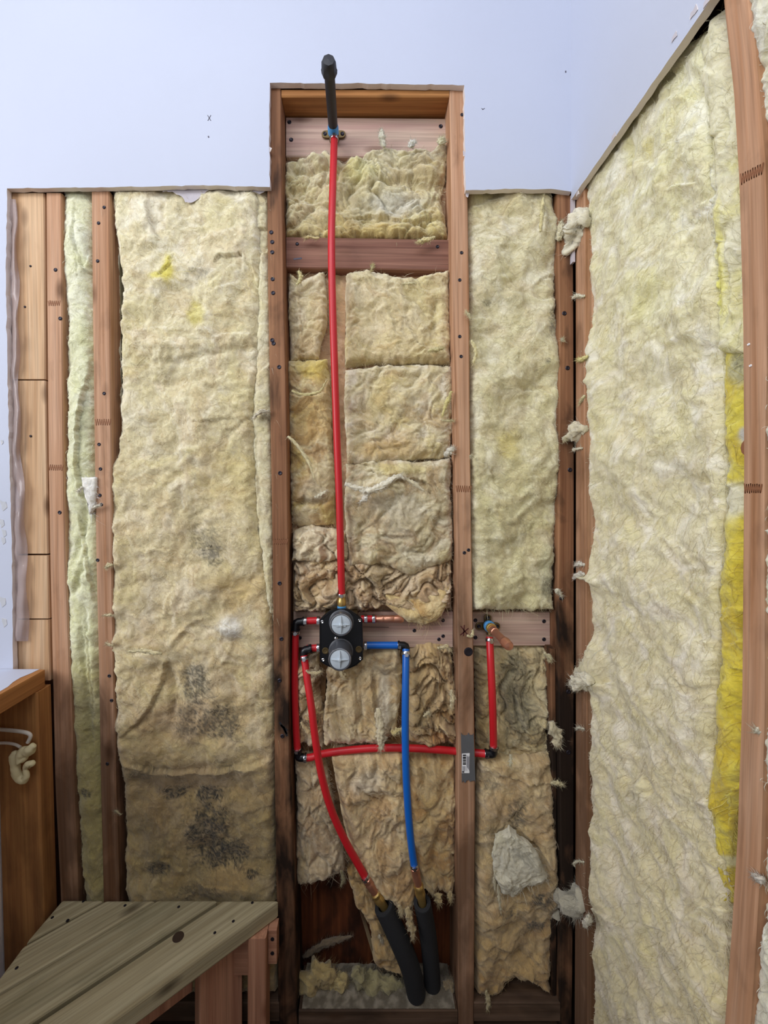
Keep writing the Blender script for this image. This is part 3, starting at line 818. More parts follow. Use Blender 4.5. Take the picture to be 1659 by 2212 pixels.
s = rboard('stud', [(-60, 1700, 1760), (2300, 1700, 1760)], 0, DD, M['stud'])
tag(s, 'outermost stud of the right wall, past the edge of the last batt', 'stud')

o = MB().box((XR-.0085, -.0115, EYE+(1068-572)*D/F), (XR-.0035, .0, EYE+(1068-424)*D/F)).build('drywall_strip', M['paper'], wr)
# header and blocking
h = hboard('header', 608, 970.5, 192, 208.5, 0.001, DD, M['orange']); tag(h, 'orange brown header board across the top of the plumbing bay', 'lumber')
b1 = hboard('blocking', 618, 963.5, 252, 338, 0.047, .0845, M['pine'], tilt=3); tag(b1, 'pale fresh pine block holding the shower arm', 'lumber')
heads(b1, [(625, 264), (629, 302), (952, 273), (950, 310)], .047, .0048)
heads(b1, [(875, 281)], .047, .009, name='knot', mat=M['joint'], depth=.0006)
b2 = hboard('blocking', 618.5, 968.5, 511, 578, 0.035, .0845, M['block'], tilt=6); tag(b2, 'reddish brown block across the bay under the crumpled top insulation', 'lumber')
heads(b2, [(642, 527), (945, 533)], .035, .004)
strokes('nail', [((634, 560), (652, 558))], .035, M['screw'], b2, .0018)
b3 = hboard('blocking', 634, 978, 1322, 1400, 0.045, .0845, M['pine']); tag(b3, 'pale pine block behind the shower valve', 'lumber')
heads(b3, [(957, 1340), (957, 1374), (948, 1381), (895, 1362), (648, 1378)], .045, .0042)
strokes('pencil_line', [((784, 1354), (840, 1355))], .045, M['ink'], b3, .0005)
b4 = hboard('blocking', 1014, 1190, 1322, 1396, 0.04, .0845, M['pine']); tag(b4, 'short pale pine block carrying the copper tub spout stub', 'lumber')
heads(b4, [(1027, 1340), (1027, 1377), (1175, 1342), (1175, 1381)], .04, .0045)
for (x0, x1, lab, yt) in [(645, 988.5, 'dusty bottom plate of the plumbing bay under the foam pipe sleeves', 2183), (1024, 1210, 'dusty bottom plate of the right bay beside the corner', 2166), (262, 603, 'dark bottom plate of the wide left bay behind the bench', 2166)]:
    pl = hboard('bottom_plate', x0, x1, yt, yt+42, 0.0, DD, M['plate'], dirt=.5); tag(pl, lab, 'lumber')
pl = hboard('bottom_plate', 20, 1240, 2224.5, 2249, 0.0, DD, M['plate'], dirt=.6); tag(pl, 'lower sill plate running under all studs of the back wall', 'lumber')

# ---- pony wall on the left
pony = empty('pony_wall', (0, 0, 0), 'half height wall of bare framing at the left edge with a whitish cap', 'wall')
zc_ = EYE-(1440-1068)*D/F
MB().box((-.80, -1.2, zc_-.038), (XL-.004, -0.0135, zc_)).build('cap', M['orange'], pony, bevel=.002)
cp = pony.children[0] if pony.children else [o for o in bpy.data.objects if o.parent == pony][0]
def addbp(o, dirt=0.0, ax=(0, 2, 1)):
    vs_ = [tuple(v.co[i] for i in ax) for v in o.data.vertices]
    set_attr(o.data, 'bp', 'FLOAT_VECTOR', vs_); set_attr(o.data, 'dirt', 'FLOAT', [dirt]*len(vs_))
addbp(cp)
rr = random.Random(3); pts = []
for y in np.linspace(-1.2, -.014, 60): pts.append(Vector((XL-.012-abs(rr.gauss(0, .006)), y, zc_+.0004)))
pts += [Vector((-.79, -.014, zc_+.0004)), Vector((-.79, -1.2, zc_+.0004))]
slab('plaster_smear', list(reversed(pts)), (0, 0, -.0003), M['drywall'], M['drywall'], pony)
def pstud(name, xa, xb, y0, y1, lean, mat, d0=0.3):
    secs = []; zt = zc_-.038
    for z in np.linspace(zt, 0.04, 14):
        l = lean*(zt-z)/zt
        a = Vector((xa+l, y0, z)); b_ = Vector((xb+l, y0, z)); dv = Vector((0, y1-y0, 0))
        secs.append((a, b_, b_+dv, a+dv))
    return board_from_sections(name, secs, mat, pony, [d0+.5*i/13 for i in range(14)])
ps = pstud('stud', XL-.087, XL, -.040, -.0015, .022, M['orange'], 0.2)
pstud('stud', XL-.087, XL, -.47, -.432, .0, M['orange'])
MB().box((XL-.09, -1.2, 0), (XL-.0, -.0405, .04)).build('base_plate', M['plate'], pony); addbp([o for o in bpy.data.objects if o.parent == pony][-1], .5)
q = [Vector((XL-.0885, -1.2, 0)), Vector((XL-.0885, -1.2, zc_-.039)), Vector((XL-.0885, -.002, zc_-.039)), Vector((XL-.066, -.002, 0))]
slab('drywall_back', q, (-.012, 0, 0), M['gypsum'], M['gypsum'], pony)
# spray foam squeezed out and the cable
fo = empty('spray_foam_blob', (0, 0, 0), 'cream blob of cured spray foam hanging from the cable under the pony wall cap', 'foam')
def blob(pts, mat, parent, name='foam_lobe', y=-.06):
    mb = MB()
    P = smooth_path([W(p[0], p[1], y+(p[3] if len(p) > 3 else 0)) for p in pts], 5)
    rs0 = [p[2]*(D+y)/F for p in pts]; rs = list(np.interp(np.linspace(0, len(pts)-1, len(P)), range(len(pts)), rs0))
    mb.tube(P, rs, 16)
    for i, v in enumerate(mb.v):
        v = Vector(v); k = min(range(len(P)), key=lambda j: (P[j]-v).length)
        qn = float(fbm(np.array([v.x/.012]), np.array([v.z/.012]), v.y/.012, 2)[0]); mb.v[i] = tuple(v+(v-P[k])*qn*.3)
    o = mb.build(name, mat, parent, smooth=True); o.modifiers.clear()
    o.modifiers.new('sub', 'SUBSURF').levels = 1
    return o
blob([(76, 1610, 3), (70, 1614, 9), (62, 1622, 11), (52, 1626, 12), (46, 1634, 13), (52, 1640, 12), (55, 1644, 4)], M['sprayfoam'], fo)
blob([(30, 1622, 4), (32, 1632, 10), (33, 1650, 9), (35, 1668, 9), (41, 1680, 9), (52, 1684, 9), (57, 1674, 6), (54, 1660, 5), (60, 1652, 7), (68, 1650, 9), (70, 1655, 4)], M['sprayfoam'], fo)
ca = empty('cable', (0, 0, 0), 'white cable bending into the foam blob under the pony wall cap', 'cable')
MB().tube(smooth_path([W(-20, 1574, -.05), W(5, 1576, -.05), W(35, 1579, -.055), (W(58, 1583, -.06)), W(66, 1590, -.06), W(60, 1604, -.06)], 5), .0036).build('sheath', M['cable'], ca, True)
MB().tube(smooth_path([W(-20, 1606, -.05), W(12, 1605, -.05), W(32, 1608, -.055), W(44, 1614, -.06)], 5), .0028).build('sheath', M['cable'], ca, True)
# clear plastic sheet caught behind the drywall edge
nx, ny = 10, 70; V_ = []; F_ = []
for j in range(ny+1):
    py = 430+(1385-430)*j/ny
    for i in range(nx+1):
        t = i/nx; xr_ = np.interp(py, [430, 600, 900, 1000, 1150, 1380], [34, 40, 42, 48, 56, 62])
        x = 22+(xr_+3*math.sin(py/23)-22)*t
        V_.append(W(x, py, -.002-.008*math.sin(t*2.6)**2-.003*math.sin(py/31+t*5)-.0015*math.sin(py/9+t*3)))
for j in range(ny):
    for i in range(nx):
        k = j*(nx+1)+i; F_.append((k, k+nx+1, k+nx+2, k+1))
pf = mesh_obj('plastic_sheet', V_, F_, M['film'], smooth=True); tag(pf, 'strip of clear plastic vapour barrier hanging at the far left drywall edge', 'plastic sheet')
pf.modifiers.new('thick', 'SOLIDIFY').thickness = .0003

# ================================================================== INSULATION
GI = None
CREAM = ('e2dabc', 'eee9da', 'ddd498', 'cfb68c')
OLD = ('cfc199', 'dcd2b4', 'cdb97c', 'b5905f')
TINT = [(400, 'ffffff'), (1000, 'fbf4e4'), (1400, 'f0e2c8'), (2100, 'dcc9a6')]
batt('insulation_roll', 'narrow pale roll of insulation squeezed between the two leftmost studs',
     [(380, 128), (560, 126), (640, 136), (900, 140), (1100, 136), (1300, 134), (1500, 144), (1700, 153), (1935, 174), (2150, 186)],
     [(400, 197), (700, 199), (1000, 204), (1200, 208), (1450, 213), (1700, 219), (1935, 226), (2150, 234)], [(0, 385), (1, 385)], [(0, 2150), (1, 2150)],
     .004, .078, clip=True, amp=.008, fine=.0010, puff=.034, edge=.03, rag=1.6, seed=1, cols=('e0dfbc', 'ecebda', 'dcdba0', 'cfc09a'), tint=[(400, 'ffffff'), (1380, 'fffff4'), (1470, 'dcd4b8'), (1700, 'c0b288'), (2100, 'c0b08c')], tan=.1, step=2.2,
     feats=[('s', [(163, 420), (158, 500), (178, 580), (190, 560), (192, 530)], 10, .006), ('s', [(166, 600), (165, 560), (150, 470)], 9, -.004),
            ('s', [(196, 760), (182, 860), (172, 930), (170, 1000), (178, 1070), (200, 1090)], 14, .012), ('c', [(186, 1080), (180, 1130), (168, 1190), (160, 1230)], 7, -.008),
            ('s', [(168, 1110), (176, 1160), (192, 1220), (200, 1300)], 9, .01), ('c', [(160, 1290), (178, 1230), (185, 1190)], 6, -.008), ('c', [(182, 1290), (182, 1400), (186, 1500), (194, 1640)], 8, -.01), ('s', [(182, 1300), (190, 1420), (196, 1560)], 10, .006)],
     mould=[(185, 1715, 13, 14, .9), (188, 1560, 16, 60, .25), (200, 1860, 12, 40, .3)], auto=8, fib=.8)
wf = batt('insulation_scrap', 'white tapering scrap of insulation draped beside the second stud',
     [(1030, 172), (1050, 176), (1090, 188), (1110, 190)], [(1030, 206), (1050, 207), (1090, 203), (1110, 196)], [(0, 1031), (1, 1030)], [(0, 1112), (1, 1108)], -.008, .02,
     amp=.003, fine=.0008, puff=.008, edge=.008, rag=1, seed=2, cols=('eeeae0', 'f6f3ec', 'e8e2c8', 'dcd2b8'), step=1.8, tan=0, yellow=.1, wisps=[([(178, 1052), (172, 1058), (168, 1063)], 6, -.012, 'ece8dc'), ([(198, 1098), (208, 1094), (217, 1091)], 5, -.012, 'ece8dc')])

batt('insulation_batt', 'darker sliver of insulation tucked behind the left edge of the widest batt',
     [(410, 238), (700, 242), (1000, 246), (1100, 246)], [(410, 290), (700, 270), (1000, 262), (1100, 262)], [(0, 388), (1, 388)], [(0, 1100), (1, 1100)],
     .035, .05, clip=True, amp=.008, fine=.0015, puff=.02, edge=.03, seed=3, cols=CREAM, crumple=.008, cscale=.05)
batt('insulation_batt', 'widest batt on the left, cream above with black mould patches near its foot',
     [(408, 246), (480, 240), (560, 252), (620, 262), (760, 254), (900, 256), (980, 250), (1005, 234), (1150, 234), (1300, 236), (1400, 234), (1440, 246), (1560, 246), (1640, 250), (1700, 262), (1935, 268), (2160, 276)],
     [(408, 560), (560, 566), (700, 562), (900, 548), (1100, 556), (1250, 574), (1330, 588), (1700, 591), (1935, 592), (2160, 598)],
     [(0, 396), (.25, 398), (1, 398)], [(0, 2160), (1, 2155)],
     .004, .085, clip=True, amp=.013, crumple=.002, cscale=.09, fine=.0018, puff=.03, edge=.022, rag=2.6, seed=5, cols=CREAM, tan=.32, yellow=.3, white=.85,
     tint=[(400, 'fdfaf0'), (900, 'fbf6e6'), (1150, 'f8f0de'), (1400, 'f4ead6'), (1600, 'e6d8bc'), (1700, 'bda98a'), (1900, 'c0b090'), (2100, 'c0ae8c')], auto=44, autolen=(30, 120),
     feats=[('s', [(318, 420), (325, 470), (335, 510), (350, 520)], 14, .008), ('s', [(460, 570), (480, 555), (520, 552), (545, 580), (555, 620)], 16, -.008), ('b', 505, 600, 40, 40, .006),
            ('c', [(300, 790), (400, 780), (480, 760), (540, 750)], 8, -.005), ('c', [(290, 830), (380, 826), (470, 815), (520, 822)], 7, -.004), ('c', [(300, 740), (380, 752), (470, 745)], 8, .003),
            ('s', [(540, 900), (470, 908), (400, 915)], 12, .004), ('s', [(280, 1412), (330, 1406), (360, 1425), (352, 1470), (330, 1520), (300, 1560), (250, 1600)], 22, .010), ('c', [(365, 1400), (385, 1370), (410, 1345), (440, 1335)], 7, .006),
            ('c', [(360, 1440), (375, 1500), (372, 1560)], 10, -.008), ('b', 492, 1352, 24, 22, .016), ('s', [(372, 545), (368, 575), (345, 604)], 8, .008), ('s', [(470, 1390), (480, 1350), (520, 1348), (545, 1365)], 10, .006), ('c', [(500, 1380), (490, 1420), (470, 1440)], 6, .005),
            ('s', [(260, 1640), (330, 1670), (430, 1672), (540, 1655), (590, 1640)], 30, .012), ('b', 430, 1700, 160, 26, -.010), ('b', 300, 1520, 40, 60, .008), ('c', [(440, 1290), (520, 1262), (580, 1235)], 9, -.004)],
     mould=[(440, 1165, 40, 35, .5), (460, 1200, 30, 30, .6), (425, 1480, 40, 50, .75), (470, 1560, 60, 45, .75), (300, 1670, 40, 20, .6), (375, 1715, 38, 16, 1), (452, 1718, 42, 18, 1), (450, 1790, 55, 65, 1, .014), (480, 1850, 70, 35, .95, .014), (340, 1870, 35, 22, .9), (400, 1560, 30, 40, .6),
            (490, 1660, 40, 20, .4), (430, 590, 30, 14, .35), (430, 1930, 60, 20, .6), (545, 1890, 18, 10, .9), (330, 1800, 40, 60, .35)],
     blot=[(497, 1355, 22, 22, 'f0ece0', .9), (365, 585, 12, 34, 'dcce4c', .8), (345, 600, 20, 10, 'dcce4c', .7), (425, 680, 20, 26, 'dccf60', .6), (500, 1040, 60, 60, 'd4c078', .35), (520, 1280, 60, 40, 'ccae70', .5), (400, 1560, 90, 50, 'b09068', .55), (400, 1688, 130, 30, '8e7a5e', .6), (500, 1900, 60, 30, 'b89a62', .6)],
     wisps=[([(245, 1395), (235, 1392), (228, 1388)], 6, -.012, 'e0d2b0'), ([(246, 1330), (236, 1328), (222, 1330)], 5, -.012, 'd8ccaa'), ([(244, 1220), (234, 1222), (228, 1228)], 8, -.01, 'd8ccaa'), ([(262, 1760), (250, 1752), (250, 1756)], 4, -.012, 'b0a484'),
            ([(350, 1412), (310, 1406), (275, 1408)], 8, -.03, 'e2d8b4')], fib=1.3)
batt('insulation_strip', 'folded vertical strip of insulation against the left plumbing bay stud',
     [(415, 540), (560, 556), (800, 552), (900, 543), (1100, 552), (1330, 578)], [(415, 576), (620, 579), (900, 584), (1200, 588), (1330, 590)], [(0, 392), (1, 392)], [(0, 1330), (1, 1330)],
     .006, thick=.06, clip=True, amp=.005, fine=.001, puff=.014, edge=.014, rag=1.5, seed=6, cols=('dcd2ac', 'e6dfc6', 'd8ca8a', 'c4a87c'), step=2.4, auto=9, feats=[('s', [(540, 905), (560, 895), (582, 885)], 9, .007), ('s', [(548, 505), (560, 492), (576, 490)], 9, -.008), ('c', [(556, 930), (553, 1010), (566, 1120)], 5, -.005)], yellow=.3,
     mould=[(572, 900, 10, 8, .5)], wisps=[([(582, 888), (562, 890), (545, 905)], 8, -.012, 'cfc8b8')])

# ---- centre bay
batt('insulation_backing', 'flattened tan insulation at the back of the plumbing bay above the valve',
     [(325, 612), (1340, 628)], [(325, 974), (1340, 984)], [(0, 345), (1, 345)], [(0, 1325), (1, 1325)], .062, .02, amp=.006, crumple=.006, fine=.001, puff=.004, edge=.01, rag=1, seed=8, step=5,
     cols=('c8a684', 'd4b898', 'cbb07c', 'b98c68'), fib=.5, tan=.5)
CR = dict(group='crumpled insulation pieces in the plumbing bay')
CR = {}
batt('insulation_piece', 'crumpled insulation filling the top of the plumbing bay under the shower arm',
     [(330, 616), (400, 612), (510, 617)], [(300, 968), (380, 966), (420, 955), (512, 970)], [(0, 345), (.1, 330), (.25, 322), (.35, 345), (.5, 322), (.62, 310), (.75, 322), (.9, 322), (1, 298)], [(0, 508), (.3, 512), (.6, 516), (1, 508)],
     .034, .035, amp=.012, crumple=.017, cscale=.055, aniso=(.8, 1), fine=.0018, puff=.03, edge=.018, rag=3.5, seed=9, cols=('d6cfac', 'e2dcc6', 'd6cb88', 'c0a47c'), auto=26, autolen=(30, 90), step=2.4,
     feats=[('b', 790, 375, 40, 30, .012), ('b', 880, 340, 50, 28, .010), ('c', [(700, 395), (735, 380), (745, 340)], 9, -.01), ('c', [(820, 400), (860, 385), (900, 395), (960, 405)], 10, -.014), ('s', [(820, 398), (812, 350), (800, 330)], 9, .008), ('b', 940, 350, 22, 40, .012),
            ('s', [(735, 470), (800, 462), (870, 478), (960, 492)], 16, -.010), ('b', 850, 500, 120, 14, .016), ('c', [(620, 360), (670, 372), (720, 362)], 7, -.012), ('b', 700, 400, 50, 22, .008), ('b', 640, 470, 24, 40, .006)],
     blot=[(800, 500, 80, 22, 'cdb472', .6), (780, 375, 34, 30, 'd8d090', .6), (850, 445, 60, 26, 'c6c4b8', .6)], tint=[(300, 'f4f0ea'), (480, 'f8f0dc'), (520, 'eadbb4')],
     wisps=[([(830, 318), (826, 300), (824, 278)], 12, .02, 'dcdacb'), ([(885, 318), (888, 312), (900, 306)], 12, .01, 'e6e6e0'), ([(950, 312), (955, 303), (958, 297)], 14, .015, 'dcd8b8'), ([(690, 515), (668, 512), (656, 514)], 6, .02, 'dccb98'), ([(940, 512), (915, 520), (900, 523)], 10, .014, 'dccfa0')], mould=[(694, 503, 7, 7, .5)])
batt('insulation_piece', 'small square of insulation left of the red riser below the reddish block',
     [(580, 622), (640, 620), (780, 626)], [(580, 700), (650, 706), (700, 704), (735, 690), (780, 685)], [(0, 584), (.3, 600), (1, 580)], [(0, 780), (.5, 772), (1, 772)], .03, .05, amp=.008, crumple=.006, fine=.0016, puff=.03, edge=.02, rag=2.5, seed=10, cols=CREAM, auto=8, step=2.4,
     feats=[('s', [(640, 580), (645, 640), (655, 760)], 10, .006), ('s', [(700, 690), (694, 730), (690, 745)], 7, .005)], wisps=[([(645, 585), (650, 600), (640, 615)], 9, .004, 'd8ce9c')], tan=.4, tint=[(580, 'f6efe0'), (780, 'f2e6d0')])
batt('insulation_piece', 'large smooth insulation square right of the red riser below the reddish block',
     [(578, 748), (660, 745), (782, 745)], [(578, 972), (640, 974), (775, 975)], [(0, 588), (.2, 577), (.6, 592), (1, 577)], [(0, 786), (.35, 779), (.75, 783), (1, 783)], .02, .06, amp=.010, crumple=.005, fine=.002, puff=.03, edge=.022, rag=3, seed=11, cols=CREAM, auto=18, step=2.6,
     feats=[('c', [(945, 640), (938, 700), (935, 740)], 8, -.010), ('s', [(890, 770), (920, 755), (955, 760)], 9, .008), ('s', [(870, 600), (900, 595), (912, 620)], 10, .006), ('b', 765, 680, 14, 90, .006), ('c', [(912, 690), (910, 745)], 6, .004)], tan=.45, tint=[(580, 'faf3e2'), (780, 'f2e6cc')],
     wisps=[([(925, 758), (945, 755), (958, 752)], 9, -.006, 'd6cc9c'), ([(800, 588), (806, 574)], 3, .01, 'd8ce9c'), ([(900, 612), (885, 612), (866, 614)], 5, -.006, 'e2d8b0')])
batt('insulation_piece', 'long yellowed insulation piece left of the red riser at mid height',
     [(770, 618), (900, 620), (1050, 624), (1135, 630)], [(770, 708), (850, 716), (950, 716), (1050, 722), (1135, 724)], [(0, 775), (1, 772)], [(0, 1135), (.5, 1140), (1, 1130)], .03, .05, amp=.010, crumple=.008, cscale=.06, aniso=(1, .7), fine=.002, puff=.03, edge=.022, rag=3, seed=12, cols=('d2c194', 'dcceac', 'cfb765', 'b8925c'), auto=20, step=2.4,
     feats=[('s', [(624, 845), (640, 855), (700, 850), (712, 790)], 9, .006), ('s', [(625, 945), (650, 970), (680, 1040)], 7, .006), ('b', 680, 1080, 40, 30, .006), ('c', [(630, 1080), (670, 1086), (715, 1085)], 8, -.008)], tan=.7, yellow=.7, blot=[(680, 790, 40, 40, 'ccb458', .6), (680, 900, 50, 60, 'c8a868', .5), (675, 1065, 30, 30, 'a89a84', .5)],
     wisps=[([(622, 942), (645, 965), (668, 1000), (680, 1038)], 7, -.004, 'e0d6b0'), ([(680, 1075), (695, 1068), (706, 1060)], 8, -.006, 'e6e0cc'), ([(630, 845), (655, 852), (690, 846), (706, 820)], 6, -.004, 'd8ce9c')])
batt('insulation_piece', 'wrinkled cream insulation square right of the red riser at mid height',
     [(785, 746), (860, 742), (1000, 750)], [(785, 981), (900, 980), (1010, 975)], [(0, 792), (.4, 787), (.8, 783), (1, 788)], [(0, 1005), (.3, 1000), (.6, 992), (1, 985)], .018, .06, amp=.012, crumple=.010, cscale=.075, fine=.002, puff=.03, edge=.022, rag=2.5, seed=13, cols=('d9cba4', 'e4dac4', 'd2bf78', 'c2a272'), auto=26, step=2.6, white=.8,
     feats=[('c', [(785, 860), (790, 920), (780, 990)], 9, -.006), ('s', [(965, 850), (960, 890), (948, 900)], 10, -.006), ('c', [(820, 1000), (900, 990), (975, 970)], 8, -.006)], tan=.5, yellow=.5,
     blot=[(830, 860, 40, 50, 'd2be78', .45), (840, 970, 70, 20, 'c8a45c', .5)], wisps=[([(975, 845), (965, 870), (955, 900)], 8, -.006, 'ddd398'), ([(955, 908), (970, 909), (980, 909)], 4, -.006, 'dcd3a8'), ([(960, 985), (972, 975), (980, 966)], 12, -.006, 'eeebe2'), ([(800, 575), (806, 572)], 2, .03, 'd8ce9c')])
batt('insulation_piece', 'bulging insulation piece with a white torn flap above the valve bay crumple',
     [(990, 748), (1100, 744), (1230, 752)], [(990, 976), (1100, 980), (1215, 980)], [(0, 1000), (.4, 992), (.7, 995), (1, 988)], [(0, 1230), (.3, 1218), (.6, 1245), (1, 1212)], .014, .065, amp=.012, crumple=.010, cscale=.07, fine=.002, puff=.034, edge=.026, rag=3, seed=14, cols=('d4c7a2', 'e2dac4', 'd0bd78', 'b8976a'), auto=22, step=2.5,
     feats=[('s', [(905, 1100), (935, 1080), (915, 1040), (870, 1032), (830, 1050), (790, 1062), (750, 1045)], 18, .012), ('c', [(800, 1110), (780, 1140), (778, 1190), (800, 1215)], 8, -.008), ('b', 850, 1160, 50, 50, .008), ('s', [(955, 1080), (930, 1150), (900, 1200)], 12, .005), ('s', [(815, 1030), (800, 1005), (770, 1000)], 10, .007), ('b', 860, 1020, 60, 14, .006)],
     blot=[(860, 1012, 60, 14, 'd6c888', .6), (850, 1090, 60, 26, 'd8d0b8', .5), (870, 1130, 60, 50, 'b8a88c', .35)], tan=.6,
     wisps=[([(745, 1045), (775, 1055), (800, 1060), (830, 1048), (856, 1030), (875, 1033)], 12, -.024, 'f0ecdf'), ([(800, 1060), (790, 1075), (778, 1085)], 10, -.02, 'f4f1ea'), ([(875, 1033), (900, 1048), (918, 1062)], 8, -.02, 'e2dac2')])
batt('insulation_piece', 'curled tan insulation lumps left of the red riser above the valve',
     [(1130, 630), (1215, 630)], [(1130, 742), (1180, 756), (1215, 750)], [(0, 1150), (.3, 1132), (.7, 1140), (1, 1150)], [(0, 1212), (.5, 1218), (1, 1210)], .022, .055, amp=.010, crumple=.022, cscale=.045, aniso=(.7, 1), fine=.0014, puff=.034, edge=.022, rag=3, seed=15, cols=('d6c49e', 'e2d4b6', 'cdb478', 'b89266'), tan=.6, auto=9, step=2.2,
     feats=[('c', [(640, 1130), (690, 1135), (720, 1150)], 8, -.012), ('s', [(640, 1170), (660, 1145), (700, 1140), (720, 1165)], 10, .010)])
batt('insulation_piece', 'tightly crumpled brown insulation just above the shower valve',
     [(1205, 632), (1330, 634)], [(1205, 980), (1330, 978)], [(0, 1215), (.3, 1205), (.5, 1208), (.75, 1240), (.9, 1222), (1, 1205)], [(0, 1324), (.4, 1322), (.55, 1312), (.8, 1325), (1, 1322)], .022, .055, amp=.010, crumple=.030, cscale=.042, aniso=(.9, .9), fine=.0012, puff=.034, edge=.022, rag=3, seed=16, cols=('cfb894', 'dccab0', 'c8ae74', 'ae8c64'), tan=.8, yellow=.5, auto=14, autolen=(20, 50), step=2.1,
     feats=[('c', [(750, 1212), (800, 1215), (850, 1228), (890, 1240)], 6, -.012)], blot=[(810, 1245, 30, 24, 'a8946c', .5), (650, 1290, 30, 30, 'a08c62', .5)])
batt('insulation_piece', 'smooth tongue of insulation drooping over the pine block right of the valve',
     [(1280, 832), (1310, 834), (1330, 860), (1350, 888)], [(1280, 975), (1310, 968), (1330, 958), (1350, 940)], [(0, 1285), (.5, 1300), (1, 1262)], [(0, 1345), (.5, 1352), (1, 1345)], .016, .03, amp=.006, crumple=.006, fine=.001, puff=.022, edge=.018, rag=1.5, seed=17, cols=('d8bf88', 'e4d2a8', 'cfb264', 'b88c50'), tan=.6, step=2,
     feats=[('b', 905, 1325, 40, 14, .010), ('c', [(870, 1300), (900, 1312), (940, 1298)], 6, -.006)])
# lower centre bay
OC = ('d0ba94', 'e0d0b2', 'c8b074', 'ac885c')
batt('insulation_backing', 'dirty brown insulation at the back of the plumbing bay below the valve',
     [(1395, 630), (1900, 642)], [(1395, 990), (1900, 990)], [(0, 1402), (1, 1402)], [(0, 1880), (1, 1880)], .066, .018, amp=.006, crumple=.01, fine=.001, puff=.004, edge=.01, rag=2, seed=18, step=5, cols=('a8845c', 'b89870', 'a88a50', '8c6840'), fib=.4, tan=.6)
batt('insulation_piece', 'ragged twisted shreds of insulation left of the slanting red pipe',
     [(1440, 636), (1620, 640)], [(1440, 688), (1500, 690), (1560, 700), (1620, 694)], [(0, 1440), (1, 1420)], [(0, 1612), (1, 1625)], .03, .04, amp=.012, crumple=.022, cscale=.03, aniso=(1, .6), fine=.0018, puff=.034, edge=.022, rag=5, seed=19, cols=OC, auto=14, autolen=(15, 50), step=2.2, tan=.7,
     blot=[(690, 1480, 14, 20, '7a4a24', .8)], wisps=[([(660, 1450), (680, 1455), (695, 1450)], 8, .0, 'd8c8a4'), ([(668, 1520), (685, 1540), (700, 1538)], 8, 0, 'c8b488'), ([(650, 1560), (665, 1580), (680, 1600)], 9, 0, 'cdb890')])
batt('insulation_piece', 'pale flap of insulation hanging between the slanting red and the blue pipe',
     [(1405, 700), (1500, 702), (1560, 696), (1625, 700)], [(1405, 866), (1500, 868), (1560, 860), (1615, 855)], [(0, 1450), (.2, 1415), (.5, 1418), (.8, 1402), (1, 1404)], [(0, 1620), (.4, 1608), (.75, 1618), (1, 1590)], .022, .05, amp=.012, crumple=.012, cscale=.06, aniso=(1, .55), fine=.0022, puff=.032, edge=.022, rag=4, seed=20, cols=('d4bf96', 'e2d4b4', 'ccb070', 'ac8450'), auto=26, autolen=(25, 80), step=2.4,
     feats=[('s', [(800, 1440), (806, 1500), (815, 1560), (822, 1618)], 16, .012), ('c', [(850, 1420), (858, 1500), (856, 1580)], 6, .006), ('b', 840, 1430, 30, 20, .010), ('s', [(720, 1440), (712, 1500), (705, 1600)], 12, .005)], blot=[(828, 1520, 14, 70, 'e6dcc4', .7), (790, 1500, 30, 40, 'b09468', .5)], tan=.6,
     wisps=[([(815, 1530), (822, 1570), (824, 1600), (822, 1622)], 16, -.006, 'd8ceb4'), ([(735, 1450), (742, 1460), (740, 1468)], 12, 0, 'd6c6a4')])
batt('insulation_piece', 'curly shredded insulation right of the blue pipe below the pine block',
     [(1395, 882), (1500, 884), (1615, 884)], [(1395, 975), (1500, 986), (1615, 988)], [(0, 1412), (.3, 1395), (.8, 1392), (1, 1396)], [(0, 1610), (.5, 1612), (1, 1612)], .03, .045, amp=.012, crumple=.026, cscale=.036, aniso=(1, .8), fine=.0018, puff=.032, edge=.022, rag=4, seed=21, cols=('c4a87c', 'd2bc94', 'bc9c58', '946c3c'), auto=22, autolen=(15, 50), step=2.2, tan=.8,
     blot=[(950, 1590, 18, 14, 'c88c50', .6), (905, 1550, 20, 20, '8c7850', .5)], wisps=[([(945, 1400), (965, 1398), (975, 1408)], 9, .0, 'd6c8a4'), ([(915, 1548), (925, 1540), (930, 1545)], 6, 0, 'd8cca8'), ([(975, 1490), (978, 1510), (974, 1530)], 10, 0, 'dccfae')])
wisp([o for o in bpy.data.objects if o.name.startswith('insulation_piece')][-1], [(845, 1578), (852, 1582), (862, 1578), (872, 1574)], 11, -.012, 'd8c690', fib=30)
batt('insulation_piece', 'lower left piece of insulation beneath the horizontal red pipe',
     [(1640, 636), (1920, 640)], [(1640, 700), (1750, 720), (1850, 742), (1920, 744)], [(0, 1642), (1, 1640)], [(0, 1925), (.5, 1912), (1, 1895)], .03, .045, amp=.010, crumple=.012, cscale=.05, aniso=(1, .6), fine=.002, puff=.032, edge=.022, rag=4, seed=22, cols=OC, auto=16, autolen=(20, 60), step=2.3, tan=.6, mould=[(690, 1770, 30, 40, .35), (730, 1890, 16, 20, .5)],
     wisps=[([(737, 1880), (742, 1900), (736, 1915)], 9, 0.01, '8c8464')])
